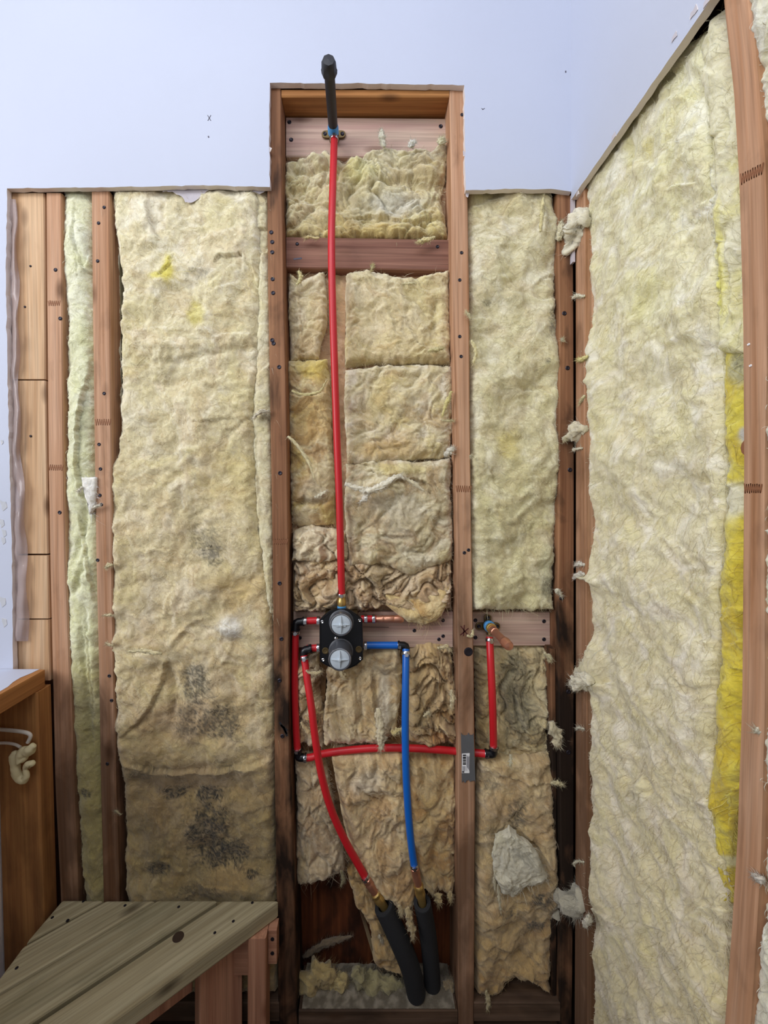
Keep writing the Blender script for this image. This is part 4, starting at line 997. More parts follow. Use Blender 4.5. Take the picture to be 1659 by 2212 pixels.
batt('insulation_piece', 'broad central flap of insulation hanging over the foam pipe sleeves',
     [(1635, 712), (1750, 735), (1850, 755), (1910, 800), (1960, 850), (1985, 870)], [(1630, 872), (1700, 872), (1800, 885), (1870, 893), (1925, 900), (1960, 896), (1985, 888)], [(0, 1640), (1, 1636)], [(0, 1990), (.5, 1978), (1, 1985)], .008, .05, amp=.012, crumple=.012, cscale=.06, aniso=(1, .7), fine=.002, puff=.034, edge=.022, rag=3.5, seed=23, cols=('d2b98c', 'dec9a4', 'c8a868', 'ae8450'), auto=24, autolen=(25, 80), step=2.4,
     feats=[('s', [(765, 1690), (790, 1720), (850, 1760), (868, 1775)], 16, .012), ('c', [(810, 1640), (815, 1700), (835, 1740)], 7, -.008), ('s', [(730, 1690), (745, 1700), (765, 1740)], 8, .006), ('b', 840, 1880, 40, 50, .008)], tan=.6, blot=[(790, 1690, 30, 26, 'd8d0bc', .5)],
     wisps=[([(880, 1960), (884, 1985), (890, 2010), (893, 2030)], 14, -.012, 'c0ae88'), ([(862, 1955), (866, 1970), (868, 1978)], 9, -.01, 'c4b490')])
batt('insulation_piece', 'torn strip of insulation hanging left of the front foam sleeve',
     [(1890, 752), (1960, 768), (2000, 800), (2050, 803), (2095, 806), (2120, 830)], [(1890, 800), (1950, 812), (2000, 835), (2060, 868), (2110, 878)], [(0, 1890), (1, 1888)], [(0, 2090), (.5, 2110), (1, 2118)], .04, .03, amp=.01, crumple=.008, fine=.0018, puff=.022, edge=.018, rag=4, seed=24, cols=('c8a874', 'd4bc94', 'c29c58', 'a47c44'), auto=10, autolen=(20, 50), step=2.3, tan=.7,
     feats=[('s', [(800, 1970), (830, 2010), (860, 2060)], 8, .006)], wisps=[([(818, 2020), (824, 2030), (828, 2040)], 7, .02, 'ccc0a8')])
batt('insulation_piece', 'lower right insulation piece beside the blue pipe with a ragged hem',
     [(1615, 886), (1800, 888), (1870, 900), (1940, 920)], [(1615, 988), (1900, 985), (1940, 980)], [(0, 1640), (1, 1638)], [(0, 1930), (.3, 1950), (.5, 1930), (.7, 1948), (1, 1935)], .03, .045, amp=.010, crumple=.012, cscale=.05, aniso=(1, .5), fine=.002, puff=.032, edge=.022, rag=5, seed=25, cols=('ceb280', 'dac59c', 'c6a45c', 'a87c44'), auto=18, autolen=(20, 60), step=2.3, tan=.7,
     feats=[('c', [(925, 1640), (915, 1700), (905, 1760)], 8, -.008), ('c', [(940, 1800), (935, 1860), (930, 1900)], 7, -.007)],
     wisps=[([(945, 1930), (947, 1942), (949, 1956)], 14, .02, 'c8b488'), ([(972, 1925), (973, 1938), (974, 1948)], 10, .02, 'c4b084')])
for i, (pts, wd, lab) in enumerate([
        ([(655, 2140), (675, 2110), (700, 2105), (712, 2135)], 46, 'leftmost loose lump of insulation on the bottom plate of the plumbing bay'),
        ([(700, 2150), (730, 2125), (748, 2135)], 34, 'loose curl of insulation between two lumps on the plumbing bay plate'),
        ([(768, 2092), (778, 2110), (800, 2122), (850, 2128), (872, 2140)], 34, 'long loose tuft of insulation reaching towards the foam sleeves'),
        ([(962, 2150), (970, 2130), (978, 2118)], 24, 'small loose scrap of insulation right of the foam sleeves'),
        ([(655, 2068), (690, 2045), (720, 2032), (762, 2022)], 14, 'wispy shred of insulation clinging to the wet sheathing')]):
    o = wisp(None, pts, wd, .04 if i < 4 else .082, ['bca878', 'c8b684', 'a8a07c', '94846a', '8c7c68'][i], name='insulation_scrap', fib=160)
    tag(o, lab, 'insulation', 'loose insulation scraps in the plumbing bay')
# dust heap on the plate
zp = EYE-(2183-1068)*D/F
gx, gy = np.meshgrid(np.linspace(W(652, 0).x, W(984, 0).x, 130), np.linspace(.002, .086, 34))
gz = zp+.0012+.004*sstep(.01, .05, gy)*(1+fbm(gx/.02, gy/.02, 5., 4))+.0012*np.abs(fbm(gx/.004, gy/.004, 2., 2))
VV = np.stack([gx, gy, gz], -1).reshape(-1, 3); ii = np.arange(130*34).reshape(34, 130)
FF = np.stack([ii[:-1, :-1], ii[:-1, 1:], ii[1:, 1:], ii[1:, :-1]], -1).reshape(-1, 4)
o = mesh_obj('dust_layer', VV, FF, M['wool'], None, True)
t_ = sstep(-.3, .6, fbm(gx/.02, gy/.02, 9., 4)).reshape(-1, 1)
set_attr(o.data, 'wcol', 'FLOAT_COLOR', np.concatenate([np.array(srgb('6a604f'))*(1-t_)+np.array(srgb('968c7a'))*t_, np.ones((len(VV), 1))], 1))
tag(o, 'grey dusty layer of grit and fibres on the plumbing bay plate', 'debris', kind='stuff')

# ---- right bay
batt('insulation_batt', 'upper batt of the right bay, soft cream, cut square above the spout block',
     [(420, 1014), (800, 1017), (1100, 1018), (1320, 1020)], [(420, 1196), (470, 1212), (560, 1210), (600, 1204), (700, 1210), (840, 1218), (960, 1216), (1100, 1212), (1160, 1206), (1320, 1200)], [(0, 396), (.5, 394), (1, 396)], [(0, 1322), (.4, 1318), (.7, 1325), (1, 1318)],
     .006, .08, clip=True, amp=.018, crumple=.0015, cscale=.09, fine=.0020, puff=.034, edge=.026, rag=3, seed=30, cols=('ddd6b8', 'ebe6d6', 'dad3a4', 'cdb892'), tan=.3, yellow=.35, white=.8, auto=36, autolen=(25, 90), tint=[(420, 'f4eedc'), (560, 'fffdf4'), (1320, 'f6f4e0')],
     feats=[('b', 1150, 520, 40, 50, .010), ('s', [(1200, 588), (1175, 600), (1160, 612)], 12, .006), ('s', [(1205, 640), (1180, 648), (1150, 640)], 12, -.006), ('c', [(1016, 730), (1050, 722), (1090, 705)], 10, -.006), ('c', [(1020, 775), (1060, 768), (1100, 765)], 9, -.006), ('c', [(1170, 430), (1172, 470), (1168, 520)], 6, .006)],
     mould=[(1195, 690, 10, 36, .6, .008), (1180, 783, 8, 8, .7), (1055, 650, 12, 8, .5), (1190, 1270, 20, 40, .5, .03), (1100, 1140, 60, 30, .2)], blot=[(1098, 960, 24, 34, 'd8c878', .6), (1195, 1240, 26, 60, 'a8a58c', .5)],
     wisps=[([(1168, 500), (1170, 460), (1174, 425)], 8, -.008, 'e0d6a8'), ([(1205, 520), (1211, 500), (1213, 476)], 14, -.004, 'dcd6bc'), ([(1018, 690), (1012, 680), (1006, 672)], 6, -.012, 'e2dab4'), ([(1018, 735), (1028, 760), (1022, 786)], 8, -.012, 'e4dbae'), ([(1212, 735), (1217, 733)], 6, -.008, 'e2dcc0'), ([(1014, 984), (1020, 986)], 4, -.01, 'e2dcc0'), ([(1215, 948), (1222, 950)], 8, -.01, 'e2dcc0'), ([(1200, 1280), (1206, 1276), (1214, 1290)], 9, -.008, 'dcd8c8')], fib=1.5)
batt('insulation_batt', 'grey mottled insulation around the red spout supply pipe in the right bay',
     [(1398, 1028), (1500, 1030), (1650, 1032)], [(1398, 1190), (1500, 1192), (1560, 1200), (1620, 1208), (1650, 1208)], [(0, 1400), (.5, 1400), (.8, 1396), (1, 1402)], [(0, 1655), (1, 1650)],
     .036, .05, amp=.010, crumple=.016, cscale=.045, aniso=(1, .8), fine=.0022, puff=.032, edge=.024, rag=3.5, seed=31, cols=('c8b68c', 'd2c8a8', 'c2ac6c', 'a88a58'), auto=30, autolen=(20, 60), step=2.4, tan=.6,
     mould=[(1110, 1440, 40, 24, .5), (1105, 1500, 40, 40, .5), (1130, 1570, 40, 50, .5)], blot=[(1115, 1500, 45, 90, '9c967c', .6), (1050, 1500, 20, 80, 'c0a068', .4)],
     wisps=[([(1190, 1560), (1203, 1590), (1207, 1615)], 22, -.002, 'ccc4ac'), ([(1103, 1630), (1103, 1645), (1102, 1655)], 6, -.014, 'e0dac0'), ([(1175, 1410), (1188, 1420), (1185, 1430)], 10, 0, 'd8d0b0')])
batt('insulation_batt', 'lowest batt of the right bay, tan with black mould by its right edge',
     [(1640, 1034), (1800, 1030), (1900, 1026), (2000, 1028), (2150, 1030)], [(1640, 1195), (1690, 1212), (1720, 1205), (1900, 1212), (1990, 1212), (2050, 1198), (2150, 1195)], [(0, 1645), (1, 1640)], [(0, 2158), (.25, 2165), (.5, 2120), (1, 2145)],
     .008, .075, amp=.013, crumple=.006, cscale=.07, fine=.0024, puff=.034, edge=.026, rag=4, seed=32, cols=('cdb890', 'dccbac', 'c8b078', 'ac8c60'), auto=34, autolen=(25, 80), tan=.6, tint=[(1640, 'ffffff'), (2150, 'dccbac')],
     mould=[(1115, 1760, 24, 50, .7, .01), (1100, 1815, 20, 16, .6), (1165, 1940, 30, 14, 1), (1190, 1960, 24, 24, .7), (1160, 2005, 24, 18, .9), (1095, 1965, 26, 10, .8), (1060, 1700, 30, 14, .5)],
     feats=[('s', [(1205, 1700), (1150, 1695), (1100, 1680), (1060, 1660)], 14, .008), ('s', [(1200, 1880), (1160, 1830), (1120, 1790)], 12, .006), ('c', [(1100, 2050), (1140, 2080), (1180, 2090)], 10, -.006)],
     wisps=[([(1190, 1690), (1205, 1692), (1218, 1696)], 9, -.014, 'd0c6a4'), ([(1050, 2140), (1055, 2160), (1052, 2180)], 10, 0, 'c0b28c')], fib=1.3)
batt('insulation_scrap', 'whitish torn flap of insulation stuck to the lowest right bay batt',
     [(1800, 1078), (1850, 1062), (1900, 1068), (1930, 1085)], [(1800, 1130), (1850, 1165), (1900, 1185), (1935, 1150)], [(0, 1820), (.5, 1795), (1, 1830)], [(0, 1935), (.4, 1938), (.7, 1918), (1, 1912)], -.014, .02, amp=.006, crumple=.005, fine=.0018, puff=.012, edge=.014, rag=4, seed=33, cols=('c9c2ac', 'd4cfbc', 'c4bd9c', 'b0a484'), step=2.2, tan=.2, auto=8,
     mould=[(1130, 1850, 30, 20, .4)], wisps=[([(1075, 1910), (1078, 1940), (1082, 1968)], 6, -.012, 'ccc4ac'), ([(1070, 1880), (1068, 1900), (1070, 1925)], 6, -.012, 'ccc4ac')])

# ---- right wall
RW = dict(proj=WR, nrm=(-1, 0, 0))
batt('insulation_batt', 'big bright batt of the right wall beside the corner',
     [(425, 1254), (520, 1253), (600, 1246), (700, 1245), (760, 1247), (850, 1252), (950, 1247), (1000, 1252), (1200, 1250), (1240, 1246), (1300, 1253), (1420, 1248), (1470, 1243), (1500, 1254), (1700, 1257), (1850, 1253), (1950, 1245), (2212, 1252), (2500, 1260)],
     [(60, 1522), (300, 1530), (500, 1536), (760, 1552), (1000, 1556), (1100, 1560), (1200, 1548), (1400, 1540), (1700, 1530), (1900, 1560), (2212, 1560), (2500, 1560)],
     [(0, 390), (.1, 355), (.2, 310), (.3, 264), (.4, 224), (.5, 182), (.6, 140), (.7, 106), (.8, 98), (.9, 84), (1, 60)], [(0, 2360), (1, 2500)],
     .012, .074, clip=True, amp=.013, crumple=.0012, cscale=.1, fine=.0018, puff=.014, edge=.03, rag=3, seed=40, cols=('e4dfc0', 'f2efe4', 'e2dca0', 'd2c09c'), tan=.2, yellow=.35, white=.9, auto=48, autolen=(40, 140), step=3.2,
     tint=[(100, 'fffff4'), (1300, 'fffaf0'), (2200, 'f0e6d2')], fib=1.2,
     feats=[('s', [(1440, 405), (1480, 395), (1510, 392)], 12, .005), ('s', [(1440, 210), (1480, 205), (1515, 225)], 12, .005), ('s', [(1300, 1270), (1280, 1255), (1250, 1250)], 12, .012), ('b', 1300, 1255, 40, 24, .010), ('b', 1280, 1440, 36, 40, .016), ('s', [(1250, 1475), (1290, 1480), (1330, 1470)], 12, .010), ('b', 1383, 1700, 16, 20, .016), ('c', [(1394, 1680), (1402, 1700), (1402, 1720)], 6, -.012),
            ('c', [(1370, 1740), (1365, 1770)], 6, -.008), ('s', [(1260, 1950), (1300, 1970), (1350, 2000)], 14, .008), ('b', 1270, 1950, 40, 30, .012), ('c', [(1520, 1020), (1526, 1050)], 6, -.008), ('c', [(1358, 1300), (1375, 1330)], 5, -.008), ('c', [(1500, 1730), (1540, 1740)], 6, .006)],
     blot=[(1402, 325, 12, 30, 'd8cc78', .6), (1370, 930, 30, 40, 'dccf98', .4), (1400, 640, 70, 60, 'e0dc9c', .4)],
     wisps=[([(1266, 470), (1255, 480), (1248, 500), (1238, 530), (1228, 550)], 46, -.002, 'e6e2d4'), ([(1262, 640), (1245, 640), (1232, 650)], 8, -.002, 'e8e4d0'), ([(1268, 770), (1255, 778), (1248, 775)], 9, -.002, 'e4dc9c'), ([(1262, 855), (1256, 865), (1252, 872)], 6, -.002, 'e4dcb4'),
            ([(1262, 925), (1245, 935), (1228, 945), (1222, 955)], 30, -.002, 'dcd6c4'), ([(1258, 968), (1238, 972), (1222, 978)], 6, -.002, 'e6e0cc'), ([(1262, 1220), (1250, 1218), (1242, 1222)], 8, -.002, 'ece8e0'), ([(1262, 1240), (1250, 1242), (1236, 1250)], 10, -.002, 'ece8e0'), ([(1275, 1470), (1255, 1475), (1236, 1478)], 30, -.006, 'ece8d8'), ([(1262, 1575), (1252, 1572), (1245, 1575)], 5, -.002, 'dcd6c4'), ([(1262, 1862), (1250, 1860), (1240, 1865), (1242, 1872)], 5, -.002, 'd8d2b8'),
            ([(1265, 1950), (1245, 1945), (1222, 1952), (1208, 1965)], 66, .004, 'b8b4a8'), ([(1262, 2000), (1270, 1990), (1272, 1975)], 12, -.01, 'd0ccc0')], **RW)
batt('insulation_strip', 'tall pale folded strip of insulation along the left of the near right wall stud',
     [(15, 1525), (70, 1522), (100, 1500), (300, 1520), (500, 1528), (760, 1540)], [(15, 1556), (200, 1578), (400, 1592), (600, 1600), (760, 1602)], [(0, 60), (.4, 28), (1, 12)], [(0, 760), (1, 770)], .008, .06, amp=.008, fine=.001, puff=.026, edge=.022, rag=1.5, seed=41, cols=('e4deba', 'ebe8d4', 'e0da8c', 'ccbc90'), tan=.2, yellow=.6, auto=12, step=2.6,
     feats=[('c', [(1556, 230), (1560, 290), (1553, 330)], 6, -.008), ('c', [(1556, 500), (1562, 600), (1560, 700)], 5, -.008), ('s', [(1528, 300), (1532, 500), (1545, 700)], 8, .006), ('c', [(1576, 520), (1585, 640)], 6, -.006)], blot=[(1545, 600, 10, 90, 'e2da60', .8), (1548, 480, 10, 50, 'e0d874', .6)], **RW)
batt('insulation_strip', 'bright yellow strip of insulation between the big right batt and the near stud',
     [(700, 1545), (900, 1550), (1050, 1556), (1150, 1550), (1300, 1536), (1450, 1536), (1600, 1535), (1700, 1520), (1780, 1520), (1850, 1530), (1930, 1546)],
     [(700, 1603), (1100, 1604), (1300, 1602), (1450, 1598), (1600, 1594), (1700, 1590), (1780, 1562), (1850, 1552), (1930, 1560)], [(0, 705), (1, 700)], [(0, 1955), (1, 1950)], .010, .05, amp=.010, fine=.0012, puff=.026, edge=.022, rag=1.2, seed=42, cols=('ddd05a', 'e2da7c', 'd8c634', 'c8ac30'), tan=.5, yellow=.6, white=.5, auto=16, step=2.6,
     blot=[(1585, 790, 24, 36, 'b8b698', .8), (1575, 1080, 30, 44, 'e0dcc4', .9), (1560, 1010, 14, 14, 'e0dcb0', .6), (1598, 940, 10, 20, 'c4c4cc', .8), (1565, 700, 20, 40, 'd8d0a0', .6), (1550, 1860, 12, 14, 'd8d2a8', .8)], mould=[(1585, 780, 16, 26, .4, .006)],
     feats=[('c', [(1596, 1320), (1594, 1440)], 6, -.010), ('s', [(1570, 1440), (1588, 1450), (1592, 1470)], 6, -.008), ('s', [(1590, 1690), (1568, 1720), (1560, 1790)], 8, -.008)], tint=[(700, 'fffff0'), (1300, 'fff8d8'), (1900, 'f8f0c8')], **RW)
batt('insulation_strip', 'lower cream strip of insulation under the yellow one beside the near stud',
     [(1780, 1562), (1850, 1556), (1950, 1556), (2212, 1540), (2450, 1530)], [(1780, 1590), (1850, 1586), (2000, 1578), (2212, 1554), (2450, 1545)], [(0, 1700), (1, 1690)], [(0, 2450), (1, 2450)], .03, .05, amp=.008, fine=.0016, puff=.02, edge=.02, rag=1.5, seed=43, cols=('dcd6b8', 'e4e0d2', 'd8cf90', 'c8b48c'), auto=10, **RW)
batt('insulation_batt', 'batt at the extreme right edge with a wavy torn border',
     [(-60, 1606), (60, 1612), (150, 1626), (165, 1630), (200, 1618), (260, 1632), (330, 1650), (420, 1659), (520, 1655), (700, 1656), (900, 1652), (1100, 1648), (1300, 1640), (1500, 1646), (1700, 1640), (1800, 1648), (1880, 1632), (1990, 1640), (2100, 1618), (2212, 1612), (2400, 1620)],
     [(-60, 1740), (2400, 1740)], [(0, -60), (1, -90)], [(0, 2420), (1, 2450)], .002, .08, amp=.010, fine=.002, puff=.022, edge=.022, rag=2.5, seed=44, cols=('dedac0', 'e8e6d8', 'dad494', 'c8b890'), auto=30, tan=.2, wisps=[([(1642, 1585), (1638, 1580), (1634, 1578)], 6, 0, 'e2dcc8'), ([(1650, 1900), (1640, 1898), (1626, 1888)], 10, 0, 'd4ccc4')], **RW)

# ================================================================== BENCH
ZB = EYE-(1940-1068)*D/F
bench = empty('corner_bench', (0, 0, 0), 'wooden corner bench of four diagonal treated boards on pinkish posts', 'bench')
K = -0.86
def edge_pt(x0, t): return (x0-t, K*t)
XB = -0.662
bands = [(-.652, -.562, 0), (-.5555, -.4475, 0), (-.4430, -.3130, 0), (-.3000, -.1790, 0)]
def addb(o, seed, ang=math.atan2(-.86, -1), dirt=0.15):
    ca_, sa = math.cos(ang), math.sin(ang); vs_ = []
    for v in o.data.vertices:
        x, y, z = v.co; vs_.append((-x*sa+y*ca_+seed*2.3, z, x*ca_+y*sa+seed*5.1))
    set_attr(o.data, 'bp', 'FLOAT_VECTOR', vs_); set_attr(o.data, 'dirt', 'FLOAT', [dirt]*len(vs_))
for i, (xa, xb, _) in enumerate(bands):
    y0 = -.004-.001*(i % 2); xb_ = xb; xa_ = max(xa, XB)
    tb = xb_-XB; ta = xa_-XB
    p = [(xa_, y0), (xb_, y0), (XB, y0-.86*tb)]
    if ta > .012: p.append((XB, y0-.86*ta))
    z1 = ZB; z0 = ZB-.037
    n = len(p); V_ = [(x, y, z0) for x, y in p]+[(x, y, z1) for x, y in p]
    F_ = [tuple(range(n)), tuple(range(n, 2*n))]+[(k, (k+1) % n, (k+1) % n+n, k+n) for k in range(n)]
    o = mesh_obj('board', V_, F_, M['bench'], bench)
    import bmesh
    bm = bmesh.new(); bm.from_mesh(o.data); bmesh.ops.recalc_face_normals(bm, faces=bm.faces); bmesh.ops.bevel(bm, geom=[e for e in bm.edges], offset=.004, segments=2, affect='EDGES', profile=.5)
    bm.to_mesh(o.data); bm.free(); addb(o, i, dirt=[.1, .12, .3, .05][i])
def bxy(px, py):
    d = (EYE-ZB)*F/(py-1068); return Vector(((px-780)*d/F, d-D, ZB))
for (px, py) in [(180, 1947), (113, 1982), (270, 1956), (386, 1959), (146, 1988), (545, 1950), (504, 1990), (464, 2015), (36, 2091)]:
    p = bxy(px, py); mb = MB(); mb.lathe(p-Vector((0, 0, .001)), (0, 0, 1), [(0, .0030), (.0013, .0030), (.0015, .0024), (.0013, .0001)], 12); mb.build('screw', M['screw'], bench)
for (px, py, r) in [(385, 2024, .011)]:
    p = bxy(px, py); mb = MB(); mb.lathe(p-Vector((0, 0, .001)), (0, 0, 1), [(0, r), (.0012, r), (.0014, r*.8), (.0013, .0001)], 16); mb.build('knot', M['knotwood'], bench)
dirv = Vector((-1, -.86, 0)).normalized(); inw = Vector((-.86, 1, 0)).normalized()
def post_box(name, p0, s0, s1, th, z0, z1, mat):
    a = p0+dirv*s0; b_ = p0+dirv*s1
    secs = [(Vector((b_.x, b_.y, z)), Vector((a.x, a.y, z)), Vector((a.x, a.y, z))+inw*th, Vector((b_.x, b_.y, z))+inw*th) for z in (z0, z1)]
    secs = [tuple(q) for q in secs]
    return board_from_sections(name, secs, mat, bench, [.1, .0])
p0 = Vector((-.178, -.002, 0))+inw*.030
zt = ZB-.0372
post_box('post', p0, .072, .162, .030, 0.0, zt, M['post'])
post_box('rail', p0+inw*.031, .165, .60, .038, zt-.089, zt-.0002, M['post'])
o = board_from_sections('post', [tuple(Vector(q) for q in ((-.236, -.048, z), (-.198, -.048, z), (-.198, -.008, z), (-.236, -.008, z))) for z in (0.0, zt)], M['post'], bench, [.1, 0])
o = board_from_sections('ledger', [tuple(Vector(q) for q in ((x, -.0385, zt-.089), (x, -.0385, zt-.0004), (x, -.004, zt-.0004), (x, -.004, zt-.089))) for x in (-.66, -.237)], M['post'], bench, [.4, .2])
o = board_from_sections('ledger', [tuple(Vector(q) for q in ((x, -.030, zt-.075), (x, -.030, zt-.0004), (x, -.004, zt-.0004), (x, -.004, zt-.075))) for x in (-.197, -.179)], M['post'], bench, [.4, .2])
for i, z in enumerate((zt-.02, zt-.05)):
    mb = MB(); mb.lathe(Vector((-.188, -.0298, z)), (0, -1, 0), [(0, .004), (.0012, .004), (.0014, .003)], 10); mb.build('screw', M['screw'], bench)

# ================================================================== PLUMBING
def Wp(l): return [W(p[0], p[1], p[2]) for p in l]
def clamp(parent, p, d, r=.0095, ear=None):
    mb = MB(); d = Vector(d).normalized()
    mb.lathe(Vector(p)-d*.0035, d, [(0, r-.0006), (0, r), (.0005, r+.0003), (.0065, r+.0003), (.007, r), (.007, r-.0006)], 20)
    e = Vector(ear or (0, -1, 0)); s = d.cross(e).normalized()
    q = Vector(p)+e*(r+.0008)
    Mx = Matrix((s, d, e)).transposed().to_4x4(); Mx.translation = q
    mb.box((-.003, -.0033, -.0012), (.003, .0033, .0022), Mx); mb.box((-.0045, -.002, -.0018), (-.003, .002, .0006), Mx)
    return mb.build('clamp', M['steel'], parent, smooth=True)
def pex(label, pts, mat, clamps=(), r=.0079, k=8, group=None):
    P = smooth_path(Wp(pts), k) if len(pts) > 2 else Wp(pts)
    t = MB().tube(P, r, 20).build('pex_pipe', mat, None, smooth=True); tag(t, label, 'pipe', group)
    for (a, b_) in clamps:   # clamp at point a, pointing to b
        A_, B_ = W(*a), W(*b_); clamp(t, A_, B_-A_, r+.0014)
    return t
def elbow(label, c, a, b_, r=.0088, L=.019):
    C_, A_, B_ = W(*c), W(*a), W(*b_)
    da = (A_-C_).normalized(); db = (B_-C_).normalized()
    t = MB().tube([C_+da*L, C_+da*.004, C_+(da+db)*.0012, C_+db*.004, C_+db*L], r, 16).build('elbow_fitting', M['black'], None, smooth=True)
    tag(t, label, 'pipe fitting', 'black plastic elbows')
    for d in (da, db):
        mb = MB(); mb.lathe(C_+d*(L-.004), d, [(0, r), (0, r+.0016), (.003, r+.0016), (.003, r)], 16); mb.build('collar', M['black'], t, smooth=True)
    return t
YP = -.006
pex('long red pipe rising from the valve to the shower arm', [(722, 303, .02), (719, 400, .0), (716, 520, -.012), (718, 640, -.012), (723, 800, -.01), (728, 950, -.008), (733, 1080, -.004), (736, 1200, .0), (738, 1288, .004)], M['red'],
    [((722, 300, .02), (721, 320, .018)), ((738, 1285, .004), (737.5, 1260, .003))])
YV = .024
pex('short red pipe going left from the top of the valve', [(652, 1342, YV), (692, 1340, YV)], M['red'], [((660, 1342, YV), (680, 1341, YV)), ((688, 1341, YV), (680, 1341, YV))])
elbow('black elbow fitting at upper left of the valve, against the dark stud', (640, 1344, YV), (660, 1342, YV), (638.5, 1370, YV))
pex('vertical red pipe running tight against the dark stud left of the valve', [(638.5, 1358, YV), (637, 1480, YV), (639, 1560, YV), (643, 1628, YV)], M['red'], [((638.5, 1366, YV), (638, 1390, YV)), ((642, 1619, YV), (641, 1600, YV))])
elbow('black elbow fitting low on the left by the dark stud', (644, 1636, YV), (664, 1637, YV), (643, 1610, YV))
pex('horizontal red pipe crossing the bay behind the nail plate', [(652, 1637, YV), (672, 1636, YV), (700, 1628, YV), (760, 1620, YV), (820, 1616, YV), (880, 1616, YV), (940, 1619, YV), (990, 1623, YV+.002), (1058, 1629, .010)], M['red'],
    [((660, 1637, YV), (675, 1636, YV)), ((1050, 1628, .012), (1040, 1627, .013))])
elbow('black elbow fitting below the tub spout in the right bay', (1066, 1629, .009), (1048, 1628, .010), (1066.5, 1610, .007))
pex('red pipe feeding the copper tub spout stub', [(1066.5, 1622, .008), (1064, 1520, -.008), (1060, 1430, .0), (1057.5, 1376, .018)], M['red'], [((1066, 1613, .006), (1065.5, 1600, .004)), ((1058, 1383, .016), (1058.5, 1400, .01))])
pex('short red pipe going left from the lower side of the valve', [(663, 1401, YV), (692, 1399, YV)], M['red'], [((669, 1401, YV), (680, 1400, YV)), ((688, 1399.5, YV), (680, 1400, YV))])
elbow('black elbow fitting at lower left of the valve', (656, 1405, YV-.004), (675, 1401, YV-.004), (657, 1428, YV-.006))
rp = pex('slanting red supply pipe curving down to the front foam sleeve', [(657, 1416, .016), (664, 1470, .0), (673, 1530, -.014), (683, 1610, -.02), (697, 1685, -.02), (716, 1750, -.018), (745, 1815, -.014), (771, 1862, -.01), (791, 1898, -.008)], M['red'],
    [((657.5, 1421, .014), (660, 1440, .01)), ((789, 1894, -.008), (784, 1886, -.008))])
pex('short blue pipe going right from the valve', [(788, 1394, YV), (868, 1394, YV)], M['blue'], [((789, 1395, YV), (800, 1395, YV)), ((862, 1394, YV), (850, 1394, YV))])
elbow('black elbow fitting at the top of the long blue pipe', (877, 1395, YV-.002), (862, 1394, YV-.002), (877, 1415, YV-.006))
pex('long blue cold water pipe running down to the rear foam sleeve', [(877, 1402, .018), (876.5, 1450, .0), (875.5, 1520, -.014), (875.5, 1600, -.02), (878, 1690, -.02), (883, 1770, -.016), (889, 1830, -.012), (895, 1872, -.01)], M['blue'],
    [((877, 1411, .014), (877, 1430, .006)), ((894.5, 1869, -.01), (893, 1860, -.01))])
# capped stub right of valve
st = empty('capped_stub', (0, 0, 0), 'short red stub with a copper cap right of the valve top, running under the wool', 'pipe')
MB().tube(Wp([(780, 1337, YV), (812, 1337, YV)]), .0079, 20).build('red_sleeve', M['red'], st, True)
for x in (790, 807): clamp(st, W(x, 1337, YV), (1, 0, 0), .0093)
c0 = W(812, 1337, YV)
MB().lathe(c0, (1, 0, 0), [(0, .0068), (.001, .0076), (.012, .0076), (.013, .0082), (.016, .0082), (.017, .0077), (.020, .0077), (.021, .0084), (.040, .0084), (.041, .0078), (.043, .0084), (.058, .0084), (.062, .006)], 20).build('copper_adapter', M['copper'], st, True)

# shower arm
sa = empty('shower_pipe_stub', (0, 0, 0), 'dark capped pipe stub sticking out above the niche for the shower head', 'pipe')
A0 = W(720, 284, .024); A1 = W(711.5, 158, -.100)
ax = (A1-A0).normalized(); LL = (A1-A0).length
MB().lathe(A0, ax, [(0, .0104), (LL*.5, .0104), (LL, .0104)], 24).build('pipe', M['iron'], sa, True)
MB().lathe(A0, ax, [(-.004, .0106), (-.003, .0122), (.010, .0122), (.013, .0112), (.016, .0109)], 24).build('thread_seal', M['tape'], sa, True)
mb = MB(); mb.lathe(A1-ax*.004, ax, [(0, .0112), (.003, .0152), (.010, .0158), (.013, .0146), (.024, .0138), (.028, .0115), (.029, .0001)], 8)
mb.build('end_cap', M['iron'], sa, True)
el = W(721, 293, .030)
mb = MB(); mb.lathe(el+Vector((0, .016, .004)), (0, -1, 0), [(0, .0115), (.014, .0115), (.022, .0105)], 20)
mb.tube([el+Vector((0, .004, .0)), el+Vector((0, .0, -.008))], .0088, 16)
mb.build('drop_ear_elbow', M['oldbrass'], sa, True)
mb = MB(); c = W(721, 292, .045)
for sx in (-1, 1):
    mb.lathe(c+Vector((sx*.019, 0, 0)), (0, -1, 0), [(0, .0085), (.003, .0085), (.0036, .0078)], 20)
mb.box(c+Vector((-.019, -.0034, -.0084)), c+Vector((.019, 0, .0084))); mb.build('ear', M['oldbrass'], sa, False)
for sx in (-1, 1):
    m2 = MB(); m2.lathe(c+Vector((sx*.020, -.0034, 0)), (0, -1, 0), [(0, .0046), (.001, .0046), (.0018, .0035), (.0008, .0015)], 14); m2.build('screw', M['screw'], sa, True)
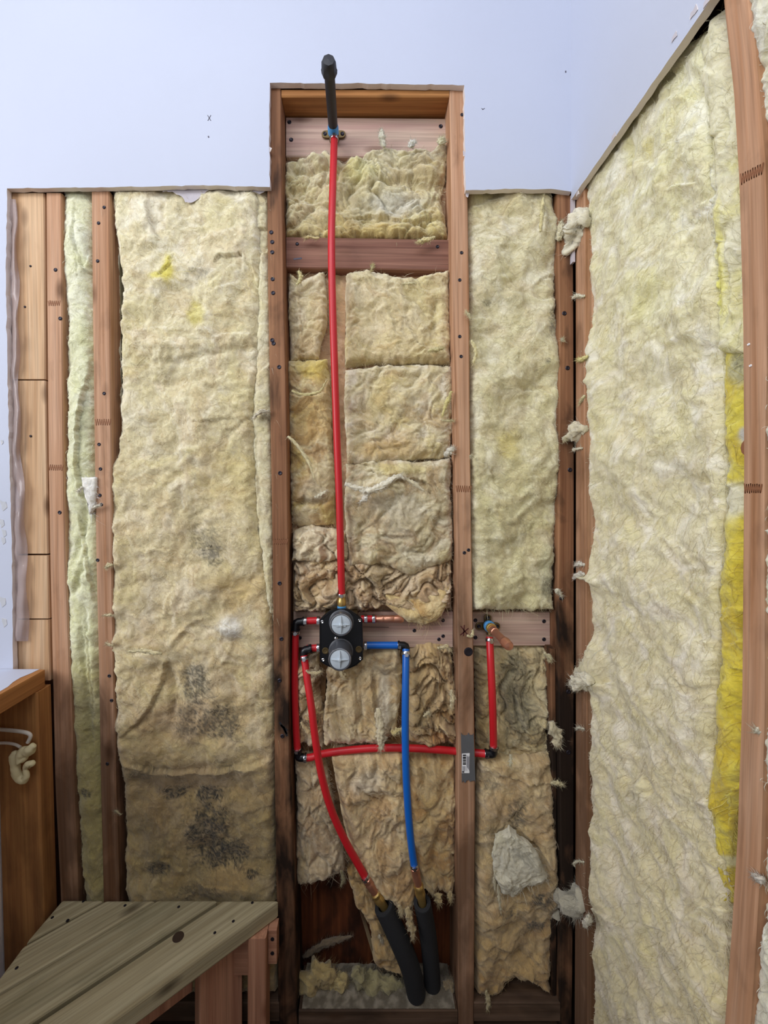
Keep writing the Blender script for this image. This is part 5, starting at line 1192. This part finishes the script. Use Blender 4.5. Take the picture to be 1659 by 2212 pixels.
# tub spout stub
sp = empty('spout_stub', (0, 0, 0), 'copper stub with a round cap poking out for the tub spout', 'pipe')
S0 = W(1056, 1352, .026); S1 = W(1095, 1391, -.083); ax = (S1-S0).normalized(); LL = (S1-S0).length
MB().lathe(S0, ax, [(-.004, .011), (0, .0126), (.007, .0126), (.008, .011), (.009, .0118), (.013, .0118)], 24).build('thread_seal', M['tape'], sp, True)
MB().lathe(S0+ax*.013, ax, [(0, .0115), (.006, .0115), (.007, .0095), (.009, .0095), (.010, .0105), (.013, .0105)], 12).build('brass_collar', M['brass'], sp, True)
MB().lathe(S0+ax*.026, ax, [(0, .0088), (.003, .0092), (.016, .0092), (.017, .0079), (LL-.026, .0079)], 24).build('copper_pipe', M['copper'], sp, True)
MB().lathe(S1-ax*.018, ax, [(0, .0080), (.001, .0094), (.007, .0094), (.008, .0100), (.011, .0104), (.014, .0094), (.027, .0094), (.031, .0078), (.032, .0001)], 24).build('copper_cap', M['copper'], sp, True)
c = W(1053, 1352, .038)
mb = MB()
for dx, dz in ((-.020, -.0), (.020, -.0), (0, .019)):
    mb.lathe(c+Vector((dx, 0, dz)), (0, -1, 0), [(0, .0082), (.0024, .0082), (.003, .0074)], 20)
mb.box(c+Vector((-.020, -.0028, -.008)), c+Vector((.020, 0, .008))); mb.box(c+Vector((-.008, -.0028, 0)), c+Vector((.008, 0, .019)))
mb.lathe(c, (0, -1, 0), [(0, .0125), (.010, .0120)], 20); mb.tube([c+Vector((.003, -.008, 0)), c+Vector((.003, -.012, -.016))], .0088, 16)
mb.build('drop_ear', M['oldbrass'], sp, False)
for dx, dz in ((-.021, 0), (.021, 0), (0, .020)):
    m2 = MB(); m2.lathe(c+Vector((dx, -.003, dz)), (0, -1, 0), [(0, .0044), (.001, .0044), (.0016, .0034), (.0006, .0014)], 14); m2.build('screw', M['screw'], sp, True)

# copper transitions and foam sleeves
def sleeve(label, red_end, top, bot, ctr, rt):
    e = empty('foam_pipe_sleeve', (0, 0, 0), label, 'pipe insulation', 'black foam sleeves on the supply pipes')
    A_, T_ = W(*red_end), W(*top); ax = (T_-A_).normalized(); L = (T_-A_).length
    s_ = L/.062
    MB().lathe(A_-ax*.004, ax, [(0, .0078), (.003*s_, .0078), (.004*s_, .0094), (.009*s_, .0096), (.011*s_, .0084), (.015*s_, .0098), (.019*s_, .0086), (.024*s_, .0094), (.028*s_, .0082), (.036*s_, .0082)], 20).build('copper_adapter', M['copper'], e, True)
    MB().lathe(A_+ax*.030*s_, ax, [(0, .0085), (.002*s_, .0108), (.006*s_, .0108), (.008*s_, .0095), (.013*s_, .0112), (.018*s_, .0112), (.024*s_, .0090), (.045*s_, .0085)], 12).build('brass_coupling', M['brass'], e, True)
    P = smooth_path([T_]+[W(*q) for q in ctr]+[W(*bot)], 6); n = len(P)
    mb = MB(); mb.tube(P, rt, 24, cap=False)
    # open rim with wall thickness, so the pipe is seen going in
    d0 = (P[0]-P[1]).normalized(); mb.lathe(P[0], -d0, [(0, rt), (-.0015, rt*.97), (-.0015, rt*.58), (0, rt*.55), (.03, rt*.55)], 24, cap=False)
    mb.build('foam', M['foam'], e, True)
    return e
sleeve('front black foam pipe sleeve leaning from the red pipe to the plate', (791, 1898, -.008), (829, 1958, .0), (899, 2144, .026), [(862, 2030, .004), (887, 2092, .014)], .0215)
sleeve('rear black foam pipe sleeve standing under the blue pipe', (895, 1872, -.010), (912, 1950, -.002), (934, 2128, .045), [(923, 2010, .018), (931, 2080, .036)], .0190)

# ---- the shower valve
va = empty('shower_valve', (0, 0, 0), 'black mounting plate with two round grey capped valve cartridges', 'valve')
YF = -.012
out = [(712, 1319), (757, 1319), (783, 1340), (784.5, 1425), (757, 1444), (737, 1448), (718, 1444), (691, 1429), (690, 1340)]
# rounded outline
out = [(712, 1320), (724, 1317), (738, 1316), (750, 1317), (757, 1319), (770, 1328), (783, 1340), (784, 1380), (784.5, 1425), (770, 1438), (757, 1444), (747, 1447), (737, 1448), (727, 1447), (718, 1444), (704, 1438), (691, 1429), (690, 1385), (690, 1340), (700, 1330)]
P = [W(x, y, YF) for x, y in out]; n = len(P)
V_ = [p for p in P]+[p+Vector((0, .010, 0)) for p in P]
F_ = [tuple(reversed(range(n))), tuple(range(n, 2*n))]+[(k, (k+1) % n, (k+1) % n+n, k+n) for k in range(n)]
pl = mesh_obj('mounting_plate', V_, F_, M['black'], va)
bm = bmesh.new(); bm.from_mesh(pl.data); bmesh.ops.recalc_face_normals(bm, faces=bm.faces); bmesh.ops.bevel(bm, geom=[e for e in bm.edges if all(v.co.y < YF+.001 for v in e.verts)], offset=.0016, segments=2, affect='EDGES'); bm.to_mesh(pl.data); bm.free()
# raised rim of the plate
mb = MB(); cx = sum((p for p in P), Vector())/n
for k in range(n):
    a, b_ = P[k], P[(k+1) % n]; mb.tube([a+(cx-a)*.035+Vector((0, -.0006, 0)), b_+(cx-b_)*.035+Vector((0, -.0006, 0))], .0011, 6)
mb.build('plate_rim', M['black'], va, True)
mb = MB(); mb.box(W(702, 1326, -.001), W(772, 1438, -.001)+Vector((0, .045, 0))); mb.build('valve_body', M['oldbrass'], va)
for (cy, cx_, Lc, nm) in ((1343.5, 737.5, .020, 0), (1405, 736.5, .050, 1)):
    c = W(cx_, cy, YF); r = .0240 if nm == 0 else .0236
    prof = [(0, r+.003), (.003, r+.003), (.004, r+.0008), (Lc-.006, r+.0002), (Lc-.001, r), (Lc, r-.001), (Lc, r-.003), (Lc-.004, r-.0032)]
    hs = MB().lathe(c, (0, -1, 0), prof, 36, cap=False).build('cartridge_housing', M['greydark'], va, True)
    MB().lathe(c+Vector((0, -(Lc-.0045), 0)), (0, -1, 0), [(0, r-.0034), (.0030, r-.0034), (.0036, r-.0044), (.0034, .0001)], 36).build('cap_disc', M['grey'], hs, True)
    MB().lathe(c+Vector((0, -(Lc-.0012), 0)), (0, -1, 0), [(0, r-.0002), (.0016, r-.0006), (.0018, r-.0022), (0, r-.0026)], 36, cap=False).build('bright_ring', M['steel'], hs, True)
    f = c+Vector((0, -(Lc-.0012), 0)); mb = MB()
    R_ = r-.0055
    # tapering cross ridge
    for (dx, dz, l, w0) in ((0, 1, R_, .0022), (0, -1, R_*.95, .0028), (1, 0, R_*.95, .0020), (-1, 0, R_*.95, .0020)):
        d = Vector((dx, 0, dz)); s_ = Vector((dz, 0, -dx)); e_ = f+d*l
        mb.add([f-s_*w0, f+s_*w0, e_+s_*w0*.35, e_-s_*w0*.35, f-s_*w0*.6+Vector((0, -.0050, 0)), f+s_*w0*.6+Vector((0, -.0050, 0)), e_+s_*w0*.25+Vector((0, -.0016, 0)), e_-s_*w0*.25+Vector((0, -.0016, 0))], [(4, 5, 6, 7), (0, 3, 7, 4), (1, 5, 6, 2), (2, 6, 7, 3), (0, 4, 5, 1)])
    if nm == 0: mb.box(f+Vector((-.010, -.0028, -.0035)), f+Vector((.010, 0, .0005)))
    mb.lathe(f, (0, -1, 0), [(0, .0042), (.0048, .0034), (.0056, .002)], 14)
    mb.build('cross_grip', M['grey'], hs, False)
for (x, y) in ((696, 1343), (777, 1340), (698, 1425), (778, 1422)):
    m2 = MB(); m2.lathe(W(x, y, YF), (0, -1, 0), [(-.001, .0034), (.001, .0034), (.0016, .0026), (.0004, .001)], 12); m2.build('corner_screw', M['steel'], va, True)
m2 = MB(); m2.lathe(W(726, 1379, YF), (0, -1, 0), [(-.001, .004), (.0016, .004), (.003, .0026), (.0034, .0008)], 16); m2.build('centre_screw', M['steel'], va, True)
for (x, y) in ((703, 1405.5), (775, 1402.5)):
    m2 = MB(); c = W(x, y, YF); m2.lathe(c, (0, -1, 0), [(-.001, .0072), (.0012, .0072), (.0016, .005), (.0008, .003)], 18); m2.build('brass_stop', M['oldbrass'], va, True)
c = W(738, 1318, .006)
MB().lathe(c, (0, 0, 1), [(-.004, .0098), (.002, .0098), (.003, .0096), (.0095, .0096)], 20).build('thread_seal', M['tape'], va, True)
MB().lathe(c+Vector((0, 0, .0095)), (0, 0, 1), [(0, .0086), (.002, .0094), (.013, .0094), (.015, .0080), (.020, .0078)], 12).build('brass_adapter', M['brass'], va, True)

# ---- nail plate
npz = empty('nail_plate', (0, 0, 0), 'grey metal protector plate nailed on the stud over the red pipe', 'metal plate')
rr = random.Random(5)
L_ = [(996, 1583)]+[(996+27*i/12, 1583+4+rr.uniform(-4, 3)*(1 if 0 < i < 12 else 0)) for i in range(1, 12)]+[(1023, 1585)]
R_ = [(1027, 1690)]+[(1027-29*i/12, 1690-2+rr.uniform(-4, 4)) for i in range(1, 12)]+[(998, 1691)]
P = [W(x, y, -.0022) for x, y in L_+R_]; n = len(P)
V_ = P+[p+Vector((0, .0018, 0)) for p in P]
F_ = [tuple(reversed(range(n))), tuple(range(n, 2*n))]+[(k, (k+1) % n, (k+1) % n+n, k+n) for k in range(n)]
mesh_obj('plate', V_, F_, M['galv'], npz)
stk = MB().add([W(998, 1628, -.0025), W(1014.5, 1627, -.0025), W(1014, 1670, -.0025), W(997.5, 1670, -.0025)]+[q+Vector((0, .0003, 0)) for q in (W(998, 1628, -.0025), W(1014.5, 1627, -.0025), W(1014, 1670, -.0025), W(997.5, 1670, -.0025))],
     [(0, 3, 2, 1), (4, 5, 6, 7), (0, 1, 5, 4), (1, 2, 6, 5), (2, 3, 7, 6), (3, 0, 4, 7)]).build('sticker', M['white'], npz)
lines = [((999.8, 1630.5+i*1.15*1.0), (1006.5, 1630.5+i*1.15)) for i in range(19) if i not in (3, 8, 12, 15)]
strokes('barcode', lines, -.0026, M['ink'], stk, .00038)
strokes('small_print', [((1008.3+j*1.3, 1631+ (j*3 % 5)), (1008.3+j*1.3, 1665-(j*7 % 9))) for j in range(5)]+[((999.6+j*1.7, 1655), (999.6+j*1.7, 1668-(j*5 % 4))) for j in range(4)], -.0026, M['pencil'], stk, .00022)
strokes('bold_print', [((998.8+j*1.6, 1666), (998.8+j*1.6, 1669)) for j in range(3)], -.0026, M['ink'], stk, .0005)

# ================================================================== every object gets its origin at its own base
def tree(o): return [o]+[d for c in o.children for d in tree(c)]
kids = {}
for o in list(COL.objects):
    if o.parent: kids.setdefault(o.parent.name, []).append(o)
def coords(o):
    if o.type != 'MESH': return np.zeros((0, 3))
    a = np.empty(len(o.data.vertices)*3, dtype=np.float32); o.data.vertices.foreach_get('co', a); return a.reshape(-1, 3)
def allc(o): return np.concatenate([coords(o)]+[allc(c) for c in kids.get(o.name, [])])
def settle(o, pb):
    A_ = allc(o) if o.type == 'EMPTY' else coords(o)
    b_ = np.array([(A_[:, 0].min()+A_[:, 0].max())/2, (A_[:, 1].min()+A_[:, 1].max())/2, A_[:, 2].min()])
    if o.type == 'MESH':
        o.data.vertices.foreach_set('co', (coords(o)-b_.astype(np.float32)).ravel()); o.data.update()
    for c in kids.get(o.name, []): settle(c, b_)
    o.location = Vector(b_-pb)
    if '_loc' in o: del o['_loc']
for o in [x for x in COL.objects if x.parent is None and x.type in ('MESH', 'EMPTY')]: settle(o, np.zeros(3))
